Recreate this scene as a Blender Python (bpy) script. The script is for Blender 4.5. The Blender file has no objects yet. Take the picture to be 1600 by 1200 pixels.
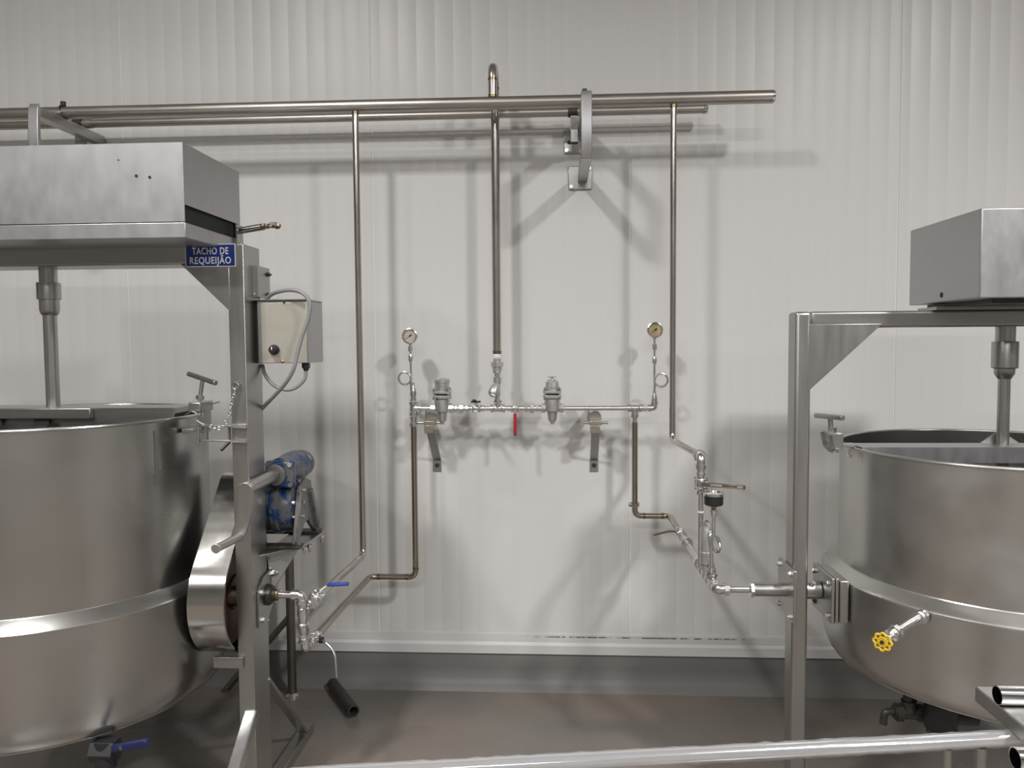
import bpy, bmesh, math, random
from mathutils import Vector, Matrix
PI = math.pi
rnd = random.Random(7)
SC = bpy.context.scene
COL = SC.collection

# ------------------------------------------------------------------ camera
FPX = 1200.0                      # focal length in pixels of the 1600x1200 frame
CAM = Vector((0, -3.5, 1.6))
nx, ny = (868 - 800) / FPX, (600 - 535) / FPX
n_c = Vector((nx, ny, -1)).normalized()
roll = 0.0075
t_ = (-roll * n_c.x + n_c.y) / -n_c.z
u_c = Vector((-roll, 1, t_)).normalized()
r_c = n_c.cross(u_c).normalized()
RW = Matrix((r_c, n_c, u_c))      # camera -> world
cam = bpy.data.cameras.new('camera'); camo = bpy.data.objects.new('camera', cam)
COL.objects.link(camo)
camo.matrix_world = Matrix.Translation(CAM) @ RW.to_4x4()
cam.sensor_width = 36; cam.lens = 36 * FPX / 1600; cam.clip_start = 0.05
SC.camera = camo

def W(u, v, Z):
    """point seen at pixel (u, v) of the photograph, Z metres in front of the camera (wall at 3.5)"""
    d = RW @ Vector(((u - 800) / FPX, (600 - v) / FPX, -1))
    return CAM + d * (Z / d.y)

# ------------------------------------------------------------------ light
SC.view_settings.view_transform = 'Standard'; SC.view_settings.look = 'None'
SC.view_settings.gamma = 1.0; SC.view_settings.use_curve_mapping = False
SC.view_settings.exposure = 0.12
wld = bpy.data.worlds.new('world'); SC.world = wld; wld.use_nodes = True
wld.node_tree.nodes['Background'].inputs[0].default_value = (0.8, 0.85, 0.9, 1)
wld.node_tree.nodes['Background'].inputs[1].default_value = 0.05
def lamp(name, loc, power, sx, sy, col=(1, 0.98, 0.965), spread=180):
    l = bpy.data.lights.new(name, 'AREA'); l.shape = 'RECTANGLE'; l.size = sx; l.size_y = sy; l.spread = math.radians(spread)
    l.energy = power; l.color = col
    o = bpy.data.objects.new(name, l); COL.objects.link(o); o.location = loc
    return o
lamp('ceiling_or_fill_lamp', (2.7, -4.0, 4.5), 185, 0.34, 0.45, spread=156)
lamp('ceiling_or_fill_lamp', (-1.75, -3.2, 4.5), 105, 0.34, 0.45, spread=154)
lamp('ceiling_or_fill_lamp', (0.0, -7.4, 4.5), 150, 2.8, 0.3)  # unseen fill lamp behind the camera, added to brighten the lower wall
lamp('ceiling_or_fill_lamp', (-4.0, -5.6, 4.5), 110, 0.4, 0.5, spread=152)
lamp('ceiling_or_fill_lamp', (4.9, -6.2, 4.5), 90, 0.4, 0.5, col=(.97, .985, 1), spread=152)

# ------------------------------------------------------------------ materials
def mat(name, base=(.8, .8, .8), metal=0.0, rough=0.5, spec=0.5, var=0.0, rvar=0.0, scale=(6, 6, 6), detail=4, bump=0.0,
        bscale=None, col2=None, c2lo=.45, c2hi=.6, coat=0.0, alpha=1.0, aniso=0.0):
    m = bpy.data.materials.new(name); m.use_nodes = True
    nt = m.node_tree; N = nt.nodes; L = nt.links
    b = N['Principled BSDF']
    b.inputs['Base Color'].default_value = (*base, 1); b.inputs['Metallic'].default_value = metal
    b.inputs['Roughness'].default_value = rough; b.inputs['Specular IOR Level'].default_value = spec
    b.inputs['Coat Weight'].default_value = coat; b.inputs['Anisotropic'].default_value = aniso
    b.inputs['Alpha'].default_value = alpha
    if var or rvar or bump or col2:
        tc = N.new('ShaderNodeTexCoord'); mp = N.new('ShaderNodeMapping'); mp.inputs['Scale'].default_value = scale
        no = N.new('ShaderNodeTexNoise'); no.inputs['Scale'].default_value = 1.0; no.inputs['Detail'].default_value = detail
        no.inputs['Roughness'].default_value = 0.6
        L.new(tc.outputs['Object'], mp.inputs[0]); L.new(mp.outputs[0], no.inputs['Vector'])
        if var or col2:
            r = N.new('ShaderNodeValToRGB')
            if col2:
                r.color_ramp.elements[0].position = c2lo; r.color_ramp.elements[1].position = c2hi
                r.color_ramp.elements[0].color = (*base, 1); r.color_ramp.elements[1].color = (*col2, 1)
            else:
                r.color_ramp.elements[0].position = .2; r.color_ramp.elements[1].position = .8
                r.color_ramp.elements[0].color = tuple(c * (1 - var) for c in base) + (1,)
                r.color_ramp.elements[1].color = tuple(min(1, c * (1 + var)) for c in base) + (1,)
            L.new(no.outputs['Fac'], r.inputs[0]); L.new(r.outputs[0], b.inputs['Base Color'])
        if rvar:
            mr = N.new('ShaderNodeMapRange'); mr.inputs['From Min'].default_value = .18; mr.inputs['From Max'].default_value = .82
            mr.inputs['To Min'].default_value = max(.02, rough - rvar); mr.inputs['To Max'].default_value = min(1, rough + rvar)
            L.new(no.outputs['Fac'], mr.inputs['Value']); L.new(mr.outputs[0], b.inputs['Roughness'])
        if bump:
            n2 = no
            if bscale:
                mp2 = N.new('ShaderNodeMapping'); mp2.inputs['Scale'].default_value = bscale
                n2 = N.new('ShaderNodeTexNoise'); n2.inputs['Scale'].default_value = 1.0; n2.inputs['Detail'].default_value = 3
                L.new(tc.outputs['Object'], mp2.inputs[0]); L.new(mp2.outputs[0], n2.inputs['Vector'])
            bp = N.new('ShaderNodeBump'); bp.inputs['Strength'].default_value = bump; bp.inputs['Distance'].default_value = .002
            L.new(n2.outputs['Fac'], bp.inputs['Height']); L.new(bp.outputs[0], b.inputs['Normal'])
    return m

M = {}
M['panel'] = mat('white_wall_panel', (.68, .675, .66), 0, .38, .4, var=.015, rvar=.06, scale=(1.5, 1.5, .8))
M['caulk'] = mat('white_sealant', (.92, .92, .91), 0, .6)
M['frame'] = mat('brushed_stainless', (.45, .445, .43), 1, .36, var=.07, rvar=.06, scale=(26, 26, 3), bump=.04, bscale=(300, 300, 12))
M['frameh'] = mat('brushed_stainless_across', (.45, .445, .43), 1, .36, var=.07, rvar=.06, scale=(3, 26, 26), bump=.04, bscale=(12, 300, 300))
M['cover'] = mat('scuffed_stainless_sheet', (.49, .49, .50), 1, .43, var=.07, rvar=.06, scale=(22, 22, 11), detail=8, bump=.05, bscale=(200, 200, 10))
M['kettle'] = mat('polished_kettle_steel', (.52, .515, .50), 1, .25, var=.06, rvar=.06, scale=(3, 3, 4), detail=2)
M['kettle2'] = mat('smudged_kettle_steel', (.60, .59, .57), 1, .33, var=.07, rvar=.13, scale=(5, 5, 5), detail=2)
M['inner'] = mat('kettle_inner_steel', (.42, .42, .42), 1, .3, rvar=.05, scale=(4, 4, 4))
M['pipe'] = mat('stainless_pipe', (.56, .54, .50), 1, .19, var=.06, rvar=.05, scale=(5, 5, 5))
M['header'] = mat('matt_stainless_header', (.43, .405, .375), 1, .36, var=.08, rvar=.07, scale=(5, 18, 18))
M['heat'] = mat('heat_tinted_steel', (.30, .22, .13), 1, .3, var=.3, scale=(60, 60, 60))
M['warm'] = mat('tarnished_pipe', (.43, .39, .33), 1, .21, var=.10, rvar=.06, scale=(9, 9, 4))
M['galv'] = mat('bright_zinc_fitting', (.74, .74, .74), 1, .23, var=.08, rvar=.06, scale=(30, 30, 30), bump=.03, bscale=(90, 90, 90))
M['cast'] = mat('silver_painted_casting', (.60, .60, .60), .8, .36, var=.10, rvar=.08, scale=(40, 40, 40), bump=.1, bscale=(220, 220, 220))
M['shiny'] = mat('mirror_polished_steel', (.72, .72, .73), 1, .12, rvar=.03, scale=(8, 8, 8))
M['wheelband'] = mat('turned_steel_band', (.58, .57, .545), 1, .17, var=.05, rvar=.03, scale=(5, 40, 40))
M['gold'] = mat('olive_steel_bracket', (.48, .44, .37), 1, .38, var=.1, scale=(20, 20, 20))
M['rust'] = mat('brown_rusty_disc', (.13, .07, .045), .3, .5, var=.35, scale=(14, 14, 14))
M['dull'] = mat('dull_grey_steel', (.20, .19, .175), 1, .42, var=.1, rvar=.05, scale=(12, 12, 12))
M['brass'] = mat('aged_brass', (.42, .29, .14), 1, .38, var=.2, scale=(60, 60, 60))
M['blue'] = mat('chipped_blue_enamel', (.013, .05, .16), .05, .28, .5, scale=(30, 30, 24), detail=7, col2=(.12, .125, .13), c2lo=.46, c2hi=.54, bump=.4)
M['bluegrey'] = mat('worn_grey_casting', (.20, .19, .18), .5, .42, scale=(24, 24, 24), detail=6, col2=(.06, .09, .17), c2lo=.56, c2hi=.66, bump=.3)
M['dark'] = mat('dark_opening', (.008, .009, .012), 0, .6)
M['black'] = mat('black_plastic', (.018, .018, .02), 0, .4)
M['darkmetal'] = mat('dark_greasy_metal', (.06, .058, .052), .6, .45, var=.2, scale=(30, 30, 30))
M['greycable'] = mat('grey_cable_jacket', (.27, .27, .27), 0, .45)
M['red'] = mat('red_handle_sleeve', (.42, .022, .025), 0, .38)
M['bluegrip'] = mat('blue_handle_sleeve', (.02, .05, .32), 0, .38)
M['navy'] = mat('dark_blue_grip', (.012, .018, .09), 0, .45)
M['yellow'] = mat('yellow_handwheel_enamel', (.78, .50, .02), 0, .35, var=.06, scale=(40, 40, 40))
M['dial'] = mat('cream_gauge_dial', (.50, .46, .37), 0, .4)
M['dialy'] = mat('yellowed_gauge_dial', (.48, .40, .22), 0, .4)
M['ink'] = mat('black_print', (.015, .015, .015), 0, .5)
M['white'] = mat('white_tape', (.85, .84, .82), 0, .5)
M['signblue'] = mat('blue_sign_enamel', (.012, .035, .22), 0, .3, var=.06, scale=(30, 30, 30))
M['signwhite'] = mat('white_sign_print', (.75, .77, .78), 0, .4)
M['ivory'] = mat('ivory_box_front', (.56, .54, .47), .55, .38, var=.08, scale=(14, 14, 14))
M['plastic_pipe'] = mat('dark_grey_pipe', (.045, .042, .04), .2, .42, var=.1, scale=(20, 20, 20))
M['olive'] = mat('brown_lever_steel', (.19, .155, .12), .85, .42, var=.15, scale=(50, 50, 50))
M['plinth'] = mat('grey_epoxy_plinth', (.15, .147, .14), 0, .55, .5, var=.1, rvar=.06, scale=(2, 2, 5), detail=6)
M['ceil'] = mat('white_ceiling', (.7, .7, .69), 0, .6, var=.01)
M['hall'] = mat('far_hall_wall', (.36, .35, .33), 0, .5, var=.05, scale=(.7, .7, .7))

def floor_material():
    m = mat('grey_epoxy_floor', (.135, .130, .118), 0, .34, .5, scale=(.9, 1.6, 1), detail=2, col2=(.21, .174, .150), c2lo=.32, c2hi=.68, rvar=0)
    nt = m.node_tree; N = nt.nodes; L = nt.links; b = N['Principled BSDF']
    tc = N.new('ShaderNodeTexCoord'); no = N.new('ShaderNodeTexNoise'); no.inputs['Scale'].default_value = 4; no.inputs['Detail'].default_value = 2
    mr = N.new('ShaderNodeMapRange'); mr.inputs['From Min'].default_value = .2; mr.inputs['From Max'].default_value = .8
    mr.inputs['To Min'].default_value = .16; mr.inputs['To Max'].default_value = .42
    L.new(tc.outputs['Object'], no.inputs['Vector']); L.new(no.outputs['Fac'], mr.inputs['Value']); L.new(mr.outputs[0], b.inputs['Roughness'])
    return m
M['floor'] = floor_material()

def film_material():
    m = bpy.data.materials.new('clear_plastic_film'); m.use_nodes = True
    b = m.node_tree.nodes['Principled BSDF']
    b.inputs['Base Color'].default_value = (.85, .86, .88, 1); b.inputs['Roughness'].default_value = .16
    b.inputs['Alpha'].default_value = .22; b.inputs['Specular IOR Level'].default_value = .8
    return m
M['film'] = film_material()

def trim_material():
    m = mat('white_base_trim', (.62, .62, .615), .0, .4, .4)
    nt = m.node_tree; N = nt.nodes; L = nt.links; b = N['Principled BSDF']
    g = N.new('ShaderNodeNewGeometry'); s = N.new('ShaderNodeSeparateXYZ'); L.new(g.outputs['Position'], s.inputs[0])
    def band(out, lo, hi, soft):
        a = N.new('ShaderNodeMapRange'); a.interpolation_type = 'SMOOTHSTEP'
        a.inputs['From Min'].default_value = lo - soft; a.inputs['From Max'].default_value = lo + soft; L.new(out, a.inputs['Value'])
        c = N.new('ShaderNodeMapRange'); c.interpolation_type = 'SMOOTHSTEP'
        c.inputs['From Min'].default_value = hi + soft; c.inputs['From Max'].default_value = hi - soft; L.new(out, c.inputs['Value'])
        mu = N.new('ShaderNodeMath'); mu.operation = 'MULTIPLY'; L.new(a.outputs[0], mu.inputs[0]); L.new(c.outputs[0], mu.inputs[1])
        return mu.outputs[0]
    mp = N.new('ShaderNodeMapping'); mp.inputs['Scale'].default_value = (38, 3, 14)
    no = N.new('ShaderNodeTexNoise'); no.inputs['Scale'].default_value = 1; no.inputs['Detail'].default_value = 4
    L.new(g.outputs['Position'], mp.inputs[0]); L.new(mp.outputs[0], no.inputs['Vector'])
    th = N.new('ShaderNodeMapRange'); th.inputs['From Min'].default_value = .41; th.inputs['From Max'].default_value = .52; L.new(no.outputs['Fac'], th.inputs['Value'])
    m1 = N.new('ShaderNodeMath'); m1.operation = 'MULTIPLY'; L.new(band(s.outputs['X'], -.08, .85, .12), m1.inputs[0]); L.new(band(s.outputs['Z'], .2335, .2405, .0015), m1.inputs[1])
    m2 = N.new('ShaderNodeMath'); m2.operation = 'MULTIPLY'; L.new(m1.outputs[0], m2.inputs[0]); L.new(th.outputs[0], m2.inputs[1])
    mx = N.new('ShaderNodeMix'); mx.data_type = 'RGBA'; mx.inputs[6].default_value = (.62, .62, .615, 1); mx.inputs[7].default_value = (.16, .15, .14, 1)
    L.new(m2.outputs[0], mx.inputs[0]); L.new(mx.outputs[2], b.inputs['Base Color'])
    return m
M['trim'] = trim_material()

# ------------------------------------------------------------------ mesh builder
def basis(d):
    d = Vector(d).normalized()
    a = Vector((0, 0, 1)) if abs(d.z) < .9 else Vector((1, 0, 0))
    x = a.cross(d).normalized(); y = d.cross(x)
    return x, y, d

WLOC = {}
class MB:
    def __init__(s): s.v = []; s.f = []
    def ring(s, c, x, y, r, n, ph=0):
        i0 = len(s.v)
        for k in range(n):
            a = 2 * PI * k / n + ph
            s.v.append(c + x * (r * math.cos(a)) + y * (r * math.sin(a)))
        return list(range(i0, i0 + n))
    def bridge(s, a, b):
        n = len(a)
        for k in range(n): s.f.append((a[k], a[(k + 1) % n], b[(k + 1) % n], b[k]))
    def cyl(s, p0, p1, r0, r1=None, n=20, cap=True, ph=0):
        p0, p1 = Vector(p0), Vector(p1); r1 = r0 if r1 is None else r1
        x, y, d = basis(p1 - p0)
        a = s.ring(p0, x, y, r0, n, ph); b = s.ring(p1, x, y, r1, n, ph); s.bridge(a, b)
        if cap: s.f.append(tuple(reversed(a))); s.f.append(tuple(b))
        return s
    def hexnut(s, c, d, r, h, n=6):
        d = Vector(d).normalized(); c = Vector(c)
        return s.cyl(c - d * h / 2, c + d * h / 2, r, r, n)
    def lathe(s, o, d, prof, n=28, closed=False):
        """profile of (radius, height along d)"""
        o = Vector(o); x, y, d = basis(d); rings = []
        for r, h in prof:
            if r < 1e-6: s.v.append(o + d * h); rings.append([len(s.v) - 1])
            else: rings.append(s.ring(o + d * h, x, y, r, n))
        for a, b in zip(rings, rings[1:]):
            if len(a) == 1 and len(b) == 1: continue
            if len(a) == 1:
                for k in range(n): s.f.append((a[0], b[(k + 1) % n], b[k]))
            elif len(b) == 1:
                for k in range(n): s.f.append((a[k], a[(k + 1) % n], b[0]))
            else: s.bridge(a, b)
        if closed:
            if len(rings[0]) > 1: s.f.append(tuple(reversed(rings[0])))
            if len(rings[-1]) > 1: s.f.append(tuple(rings[-1]))
        return s
    def box(s, c, size, R=None):
        c = Vector(c); h = Vector(size) / 2; i0 = len(s.v)
        for sx in (-1, 1):
            for sy in (-1, 1):
                for sz in (-1, 1):
                    p = Vector((sx * h.x, sy * h.y, sz * h.z))
                    if R: p = R @ p
                    s.v.append(c + p)
        for q in ((0, 1, 3, 2), (4, 6, 7, 5), (0, 4, 5, 1), (2, 3, 7, 6), (0, 2, 6, 4), (1, 5, 7, 3)):
            s.f.append(tuple(i0 + k for k in q))
        return s
    def lohi(s, lo, hi):
        lo, hi = Vector(lo), Vector(hi)
        return s.box((lo + hi) / 2, hi - lo)
    def bar(s, p0, p1, w, t, side=(1, 0, 0)):
        """rectangular bar p0->p1; w across `side`, t across the third direction"""
        p0, p1 = Vector(p0), Vector(p1); d = (p1 - p0).normalized()
        x = Vector(side); x = (x - d * x.dot(d)).normalized(); y = d.cross(x)
        i0 = len(s.v)
        for p in (p0, p1):
            for a, b in ((-1, -1), (1, -1), (1, 1), (-1, 1)): s.v.append(p + x * (a * w / 2) + y * (b * t / 2))
        for k in range(4): s.f.append((i0 + k, i0 + (k + 1) % 4, i0 + 4 + (k + 1) % 4, i0 + 4 + k))
        s.f.append((i0 + 3, i0 + 2, i0 + 1, i0)); s.f.append((i0 + 4, i0 + 5, i0 + 6, i0 + 7))
        return s
    def prism(s, pts, ext):
        ext = Vector(ext); i0 = len(s.v); n = len(pts)
        s.v += [Vector(p) for p in pts]; s.v += [Vector(p) + ext for p in pts]
        s.f.append(tuple(range(i0 + n - 1, i0 - 1, -1))); s.f.append(tuple(range(i0 + n, i0 + 2 * n)))
        for k in range(n): s.f.append((i0 + k, i0 + (k + 1) % n, i0 + n + (k + 1) % n, i0 + n + k))
        return s
    def sweep(s, pts, r, n=12, closed=False, cap=True):
        pts = [Vector(p) for p in pts]; m = len(pts); rings = []
        rr = r if isinstance(r, (list, tuple)) else [r] * m
        x = None
        for i, p in enumerate(pts):
            if closed: d = (pts[(i + 1) % m] - pts[i - 1]).normalized()
            else: d = (pts[min(i + 1, m - 1)] - pts[max(i - 1, 0)]).normalized()
            if x is None: x, y, _ = basis(d)
            else: x = (x - d * x.dot(d)).normalized()
            y = d.cross(x)
            rings.append(s.ring(p, x, y, rr[i], n))
        for a, b in zip(rings, rings[1:]): s.bridge(a, b)
        if closed: s.bridge(rings[-1], rings[0])
        elif cap: s.f.append(tuple(reversed(rings[0]))); s.f.append(tuple(rings[-1]))
        return s
    def run(s, pts, r, bend=.03, n=16, seg=6):
        """pipe run with rounded bends"""
        return s.sweep(rounded(pts, bend, seg), r, n)
    def torus(s, c, d, R, r, n=28, m=8):
        x, y, d = basis(d); c = Vector(c)
        return s.sweep([c + x * (R * math.cos(2 * PI * k / n)) + y * (R * math.sin(2 * PI * k / n)) for k in range(n)], r, m, closed=True)
    def ball(s, c, r, n=14, d=(0, 0, 1), sq=1.0):
        return s.lathe(c, d, [(r * math.sin(PI * k / 8) if 0 < k < 8 else 0, -r * sq * math.cos(PI * k / 8)) for k in range(9)], n)
    def build(s, name, m, parent=None, bevel=0.0, ang=35, label=None, cat=None, group=None, kind=None, seg=2):
        lo = Vector(tuple(min(v[i] for v in s.v) for i in range(3))); hi = Vector(tuple(max(v[i] for v in s.v) for i in range(3)))
        org = (lo + hi) / 2
        if parent is None: org.z = lo.z
        me = bpy.data.meshes.new(name); me.from_pydata([v - org for v in s.v], [], s.f)
        me.materials.append(M[m] if isinstance(m, str) else m)
        bm = bmesh.new(); bm.from_mesh(me); bmesh.ops.recalc_face_normals(bm, faces=bm.faces[:]); bm.to_mesh(me); bm.free()
        me.polygons.foreach_set('use_smooth', [True] * len(me.polygons)); me.set_sharp_from_angle(angle=math.radians(ang))
        o = bpy.data.objects.new(name, me); COL.objects.link(o)
        if parent is not None:
            o.parent = parent; o.location = org - WLOC[parent.name]
        else: o.location = org
        WLOC[o.name] = org.copy()
        if bevel:
            b = o.modifiers.new('bevel', 'BEVEL'); b.width = bevel; b.segments = seg; b.limit_method = 'ANGLE'; b.angle_limit = math.radians(40)
            b.harden_normals = False
        props(o, label, cat, group, kind)
        return o

def rounded(pts, bend, seg=6):
    pts = [Vector(p) for p in pts]; out = [pts[0]]
    for i in range(1, len(pts) - 1):
        a, b, c = pts[i - 1], pts[i], pts[i + 1]
        d0 = (a - b); d1 = (c - b)
        bb = min(bend, d0.length * .49, d1.length * .49)
        p0 = b + d0.normalized() * bb; p1 = b + d1.normalized() * bb
        for k in range(seg + 1):
            t = k / seg
            out.append(p0 * (1 - t) ** 2 + b * (2 * t * (1 - t)) + p1 * t * t)
    out.append(pts[-1])
    return out

def spline(pts, n=10):
    pts = [Vector(p) for p in pts]; out = []
    P = [pts[0] * 2 - pts[1]] + pts + [pts[-1] * 2 - pts[-2]]
    for i in range(1, len(P) - 2):
        for k in range(n):
            t = k / n; a, b, c, d = P[i - 1], P[i], P[i + 1], P[i + 2]
            out.append(.5 * ((2 * b) + (c - a) * t + (2 * a - 5 * b + 4 * c - d) * t * t + (3 * b - a - 3 * c + d) * t ** 3))
    out.append(pts[-1])
    return out

def props(o, label=None, cat=None, group=None, kind=None):
    if label: o['label'] = label
    if cat: o['category'] = cat
    if group: o['group'] = group
    if kind: o['kind'] = kind

def thing(name, label, cat, loc, group=None):
    o = bpy.data.objects.new(name, None); COL.objects.link(o); o.location = loc; o.empty_display_size = .05
    WLOC[o.name] = Vector(loc); props(o, label, cat, group)
    return o

X1, Y1, Z1 = Vector((1, 0, 0)), Vector((0, 1, 0)), Vector((0, 0, 1))

# ------------------------------------------------------------------ the room
def struct(mb, name, m, parent=None, **k): return mb.build(name, m, parent, kind=None if parent else 'structure', **k)

struct(MB().lohi((-7, -10, -.1), (7, .12, 0)), 'floor', 'floor')
wall = struct(MB().lohi((-7, .0035, .19), (7, .12, 4.6)), 'wall_back', 'caulk')
# insulated panels with shallow micro ribs, one object each
PWID = 1.166; SEAM0 = W(985, 535, 3.5).x
def panel_mesh(w, z0, z1, ribs=14):
    mb = MB(); prof = []
    prof.append((0, .003))
    prof.append((.0, .0008)); prof.append((.0015, 0))
    for k in range(ribs):
        c = w * (k + .5) / ribs
        prof += [(c - .006, 0), (c - .002, .0006), (c + .002, .0006), (c + .006, 0)]
    prof += [(w - .0015, 0), (w, .0008), (w, .003)]
    n = len(prof)
    for z in (z0, z1):
        mb.v += [Vector((x, y, z)) for x, y in prof]
    for k in range(n - 1): mb.f.append((k, k + 1, n + k + 1, n + k))
    return mb
for k in range(-6, 6):
    x0 = SEAM0 + k * PWID + .0025
    if x0 < -7 or x0 + PWID > 7: continue
    mb = panel_mesh(PWID - .005, .19, 4.6)
    mb.v = [v + Vector((x0, 0, 0)) for v in mb.v]
    mb.build('wall_panel', 'panel', wall, ang=15)
# base trim of the panels and plinth with a small cove
z_t = W(640, 1017, 3.5).z
tr = MB(); pr = [(.012, z_t + .092), (-.003, z_t + .092), (-.004, z_t + .088), (-.004, z_t + .052), (-.006, z_t + .050), (-.013, z_t + .044), (-.015, z_t + .040), (-.015, z_t), (.012, z_t)]
tr.prism([Vector((-7, y, z)) for y, z in pr], (14, 0, 0)); struct(tr, 'trim_1', 'trim', ang=20)
pl = MB(); pr = [(.12, z_t), (-.004, z_t), (-.006, z_t - .004), (-.008, .09), (-.016, .045), (-.034, .017), (-.065, .003), (-.075, -.02), (.12, -.02)]
pl.prism([Vector((-7, y, z)) for y, z in pr], (14, 0, 0)); struct(pl, 'baseboard_back', 'plinth', ang=50)
struct(MB().lohi((-7.1, -10, 0), (-7, .12, 4.6)), 'wall_left', 'hall')
struct(MB().lohi((7, -10, 0), (7.1, .12, 4.6)), 'wall_right', 'hall')
struct(MB().lohi((-7.1, -10.1, 0), (7.1, -10, 4.6)), 'wall_front', 'hall')
struct(MB().lohi((-7.1, -10.1, 4.6), (7.1, .12, 4.7)), 'ceiling', 'ceil')

# ------------------------------------------------------------------ left kettle machine
ZC = 2.52; YC = ZC - 3.5
pxl = W(359, 560, 2.435).x; pxr = W(384.5, 560, 2.435).x; PY0, PY1 = 2.435 - 3.5, 2.57 - 3.5
ltop = W(372, 381, 2.435).z
LCX = W(82, 600, ZC).x
fr = thing('kettle_stand', 'tall brushed stainless portal stand with blue sign plate, carrying the left kettle', 'stand', ((pxl + pxr) / 2, YC, 0))
MB().lohi((pxl, PY0, 0), (pxr, PY1, ltop)).build('post', 'frame', fr, bevel=.0025)
ox = 2 * LCX - (pxl + pxr) / 2
MB().lohi((ox - .026, PY0, 0), (ox + .026, PY1, ltop)).build('post', 'frame', fr, bevel=.0025)
lb = W(200, 414, 2.435).z
MB().lohi((ox, PY0 + .002, lb), (pxl - .0005, PY1 - .002, ltop - .002)).build('crossbeam', 'frameh', fr, bevel=.005)
g = [W(282, 413, 2.433), W(359, 413, 2.433), W(359, 487, 2.433)]
for p in g: p.y = PY0 - .0006
g[1].x = g[2].x = pxl + .006
MB().prism(g, (0, .125, 0)).build('corner_gusset', 'frame', fr, bevel=.002)
g2 = [Vector((2 * LCX - p.x, p.y, p.z)) for p in g]
MB().prism(g2, (0, .125, 0)).build('corner_gusset', 'frame', fr, bevel=.002)
MB().lohi((pxl + .004, -1.52, .0), (pxr - .004, -.46, .04)).build('base_beam', 'frame', fr, bevel=.003)
bx = (pxl + pxr) / 2
MB().bar((bx + .012, PY0 + .01, W(391, 1108, 2.43).z - .02), (bx + .012, PY0 - .40, .045), .04, .04).build('brace', 'shiny', fr, bevel=.003)
MB().bar((bx + .012, PY1 - .01, .44), (bx + .012, PY1 + .38, .045), .035, .012).build('brace', 'frame', fr, bevel=.002)
# platform for the gear reducer
A = W(399, 868, 2.5); zp = A.z
pts = [Vector((A.x - .0, A.y, zp)), W(473, 851, 2.63), W(509, 827, 2.86), W(425, 830, 2.86)]
for p in pts: p.z = zp
pts[0].x = pxr; pts[3].x = pxr
MB().prism(pts, (0, 0, -.010)).build('platform_plate', 'frame', fr, bevel=.001)
q = [Vector((pxr, -.90, zp - .011)), Vector((W(468, 860, 2.66).x, -.84, zp - .011)), Vector((pxr, -.93, zp - .17))]
MB().prism(q, (0.002, .008, 0)).build('platform_gusset', 'frame', fr)
for u, v, Z in ((476, 853, 2.66), (484, 856, 2.69), (503, 838, 2.83)):
    p = W(u, v, Z); p.z = zp - .012
    b = MB(); b.hexnut(p - Z1 * .005, Z1, .010, .010); b.cyl(p - Z1 * .01, p - Z1 * .028, .005, n=10); b.build('bolt', 'galv', fr)
# guard stop under the wheel guard
MB().lohi((W(335, 1040, 2.43).x, PY0 - .012, W(360, 1043, 2.43).z), (pxl + .02, PY0 - .001, W(360, 1026, 2.43).z)).build('guard_bracket', 'frameh', fr, bevel=.001)

def kettle(cx, cy, rin, zr, prof, label, km='kettle'):
    t = thing('kettle', label, 'kettle', (cx, cy, prof[1]))
    c = Vector((cx, cy, 0))
    for name, p in prof[0]:
        MB().lathe(c, Z1, p, 128).build(name, km, t, ang=28)
    MB().lathe(c, Z1, [(rin - .004, zr), (rin - .004, .86), (rin - .05, .70), (rin - .18, .60), (0, .58)], 96).build('inner_wall', 'inner', t)
    MB().torus((cx, cy, zr), Z1, rin + .001, .0055, 128, 10).build('rolled_rim', km, t)
    return t
LR = .490; LZR = 1.362
lk = kettle(LCX, YC, LR, LZR, [[
    ('upper_shell', [(LR, LZR), (LR, .826), (LR + .003, .822)]),
    ('shoulder_band', [(LR + .002, .824), (LR + .006, .821), (LR + .037, .796), (LR + .041, .791), (LR + .041, .786)]),
    ('steam_jacket', [(LR + .040, .788), (LR + .041, .60), (LR + .040, .53), (LR + .036, .48), (LR + .028, .455), (LR + .022, .446)]),
    ('kettle_bottom', [(LR + .0235, .447), (LR + .0225, .443), (LR + .015, .441), (LR - .2, .40), (0, .37)])], .37],
    'large polished steam kettle in the left tall stand, with a broad shoulder band')
# vertical seam strip on the kettle
a = math.radians(-22)
sx = LCX + (LR + .002) * math.cos(a); sy = YC + (LR + .002) * math.sin(a)
MB().bar((sx, sy, LZR - .03), (sx, sy, 1.16), .012, .003, side=(-math.sin(a), math.cos(a), 0)).build('seam_strip', 'frame', lk)
MB().cyl((LCX + LR + .035, YC, W(430, 928, 2.545).z), (pxl - .001, YC, W(430, 928, 2.545).z), .035, n=24).build('trunnion', 'frame', lk)
# outlet below with blue handled valve
o = W(165, 1172, 2.15); 
vt = thing('outlet_valve', 'dark outlet valve with navy lever underneath the left kettle', 'valve', o)
b = MB(); b.cyl((o.x, o.y, .425), o + Z1 * .02, .025, n=16); b.cyl(o + Vector((0, 0, .03)), o - Vector((0, 0, .05)), .03, n=18); b.hexnut(o, X1, .036, .07); b.build('valve_body', 'black', vt)
lv_ = MB().run([o + Vector((.01, 0, 0)), W(177, 1168, 2.13), W(190, 1168, 2.1)], .007, .01).build('lever', 'dull', vt)
MB().bar(W(177, 1170, 2.12), W(231, 1160, 2.08), .016, .022, side=(0, 1, 0)).build('lever_grip', 'navy', lv_, bevel=.004)

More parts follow.
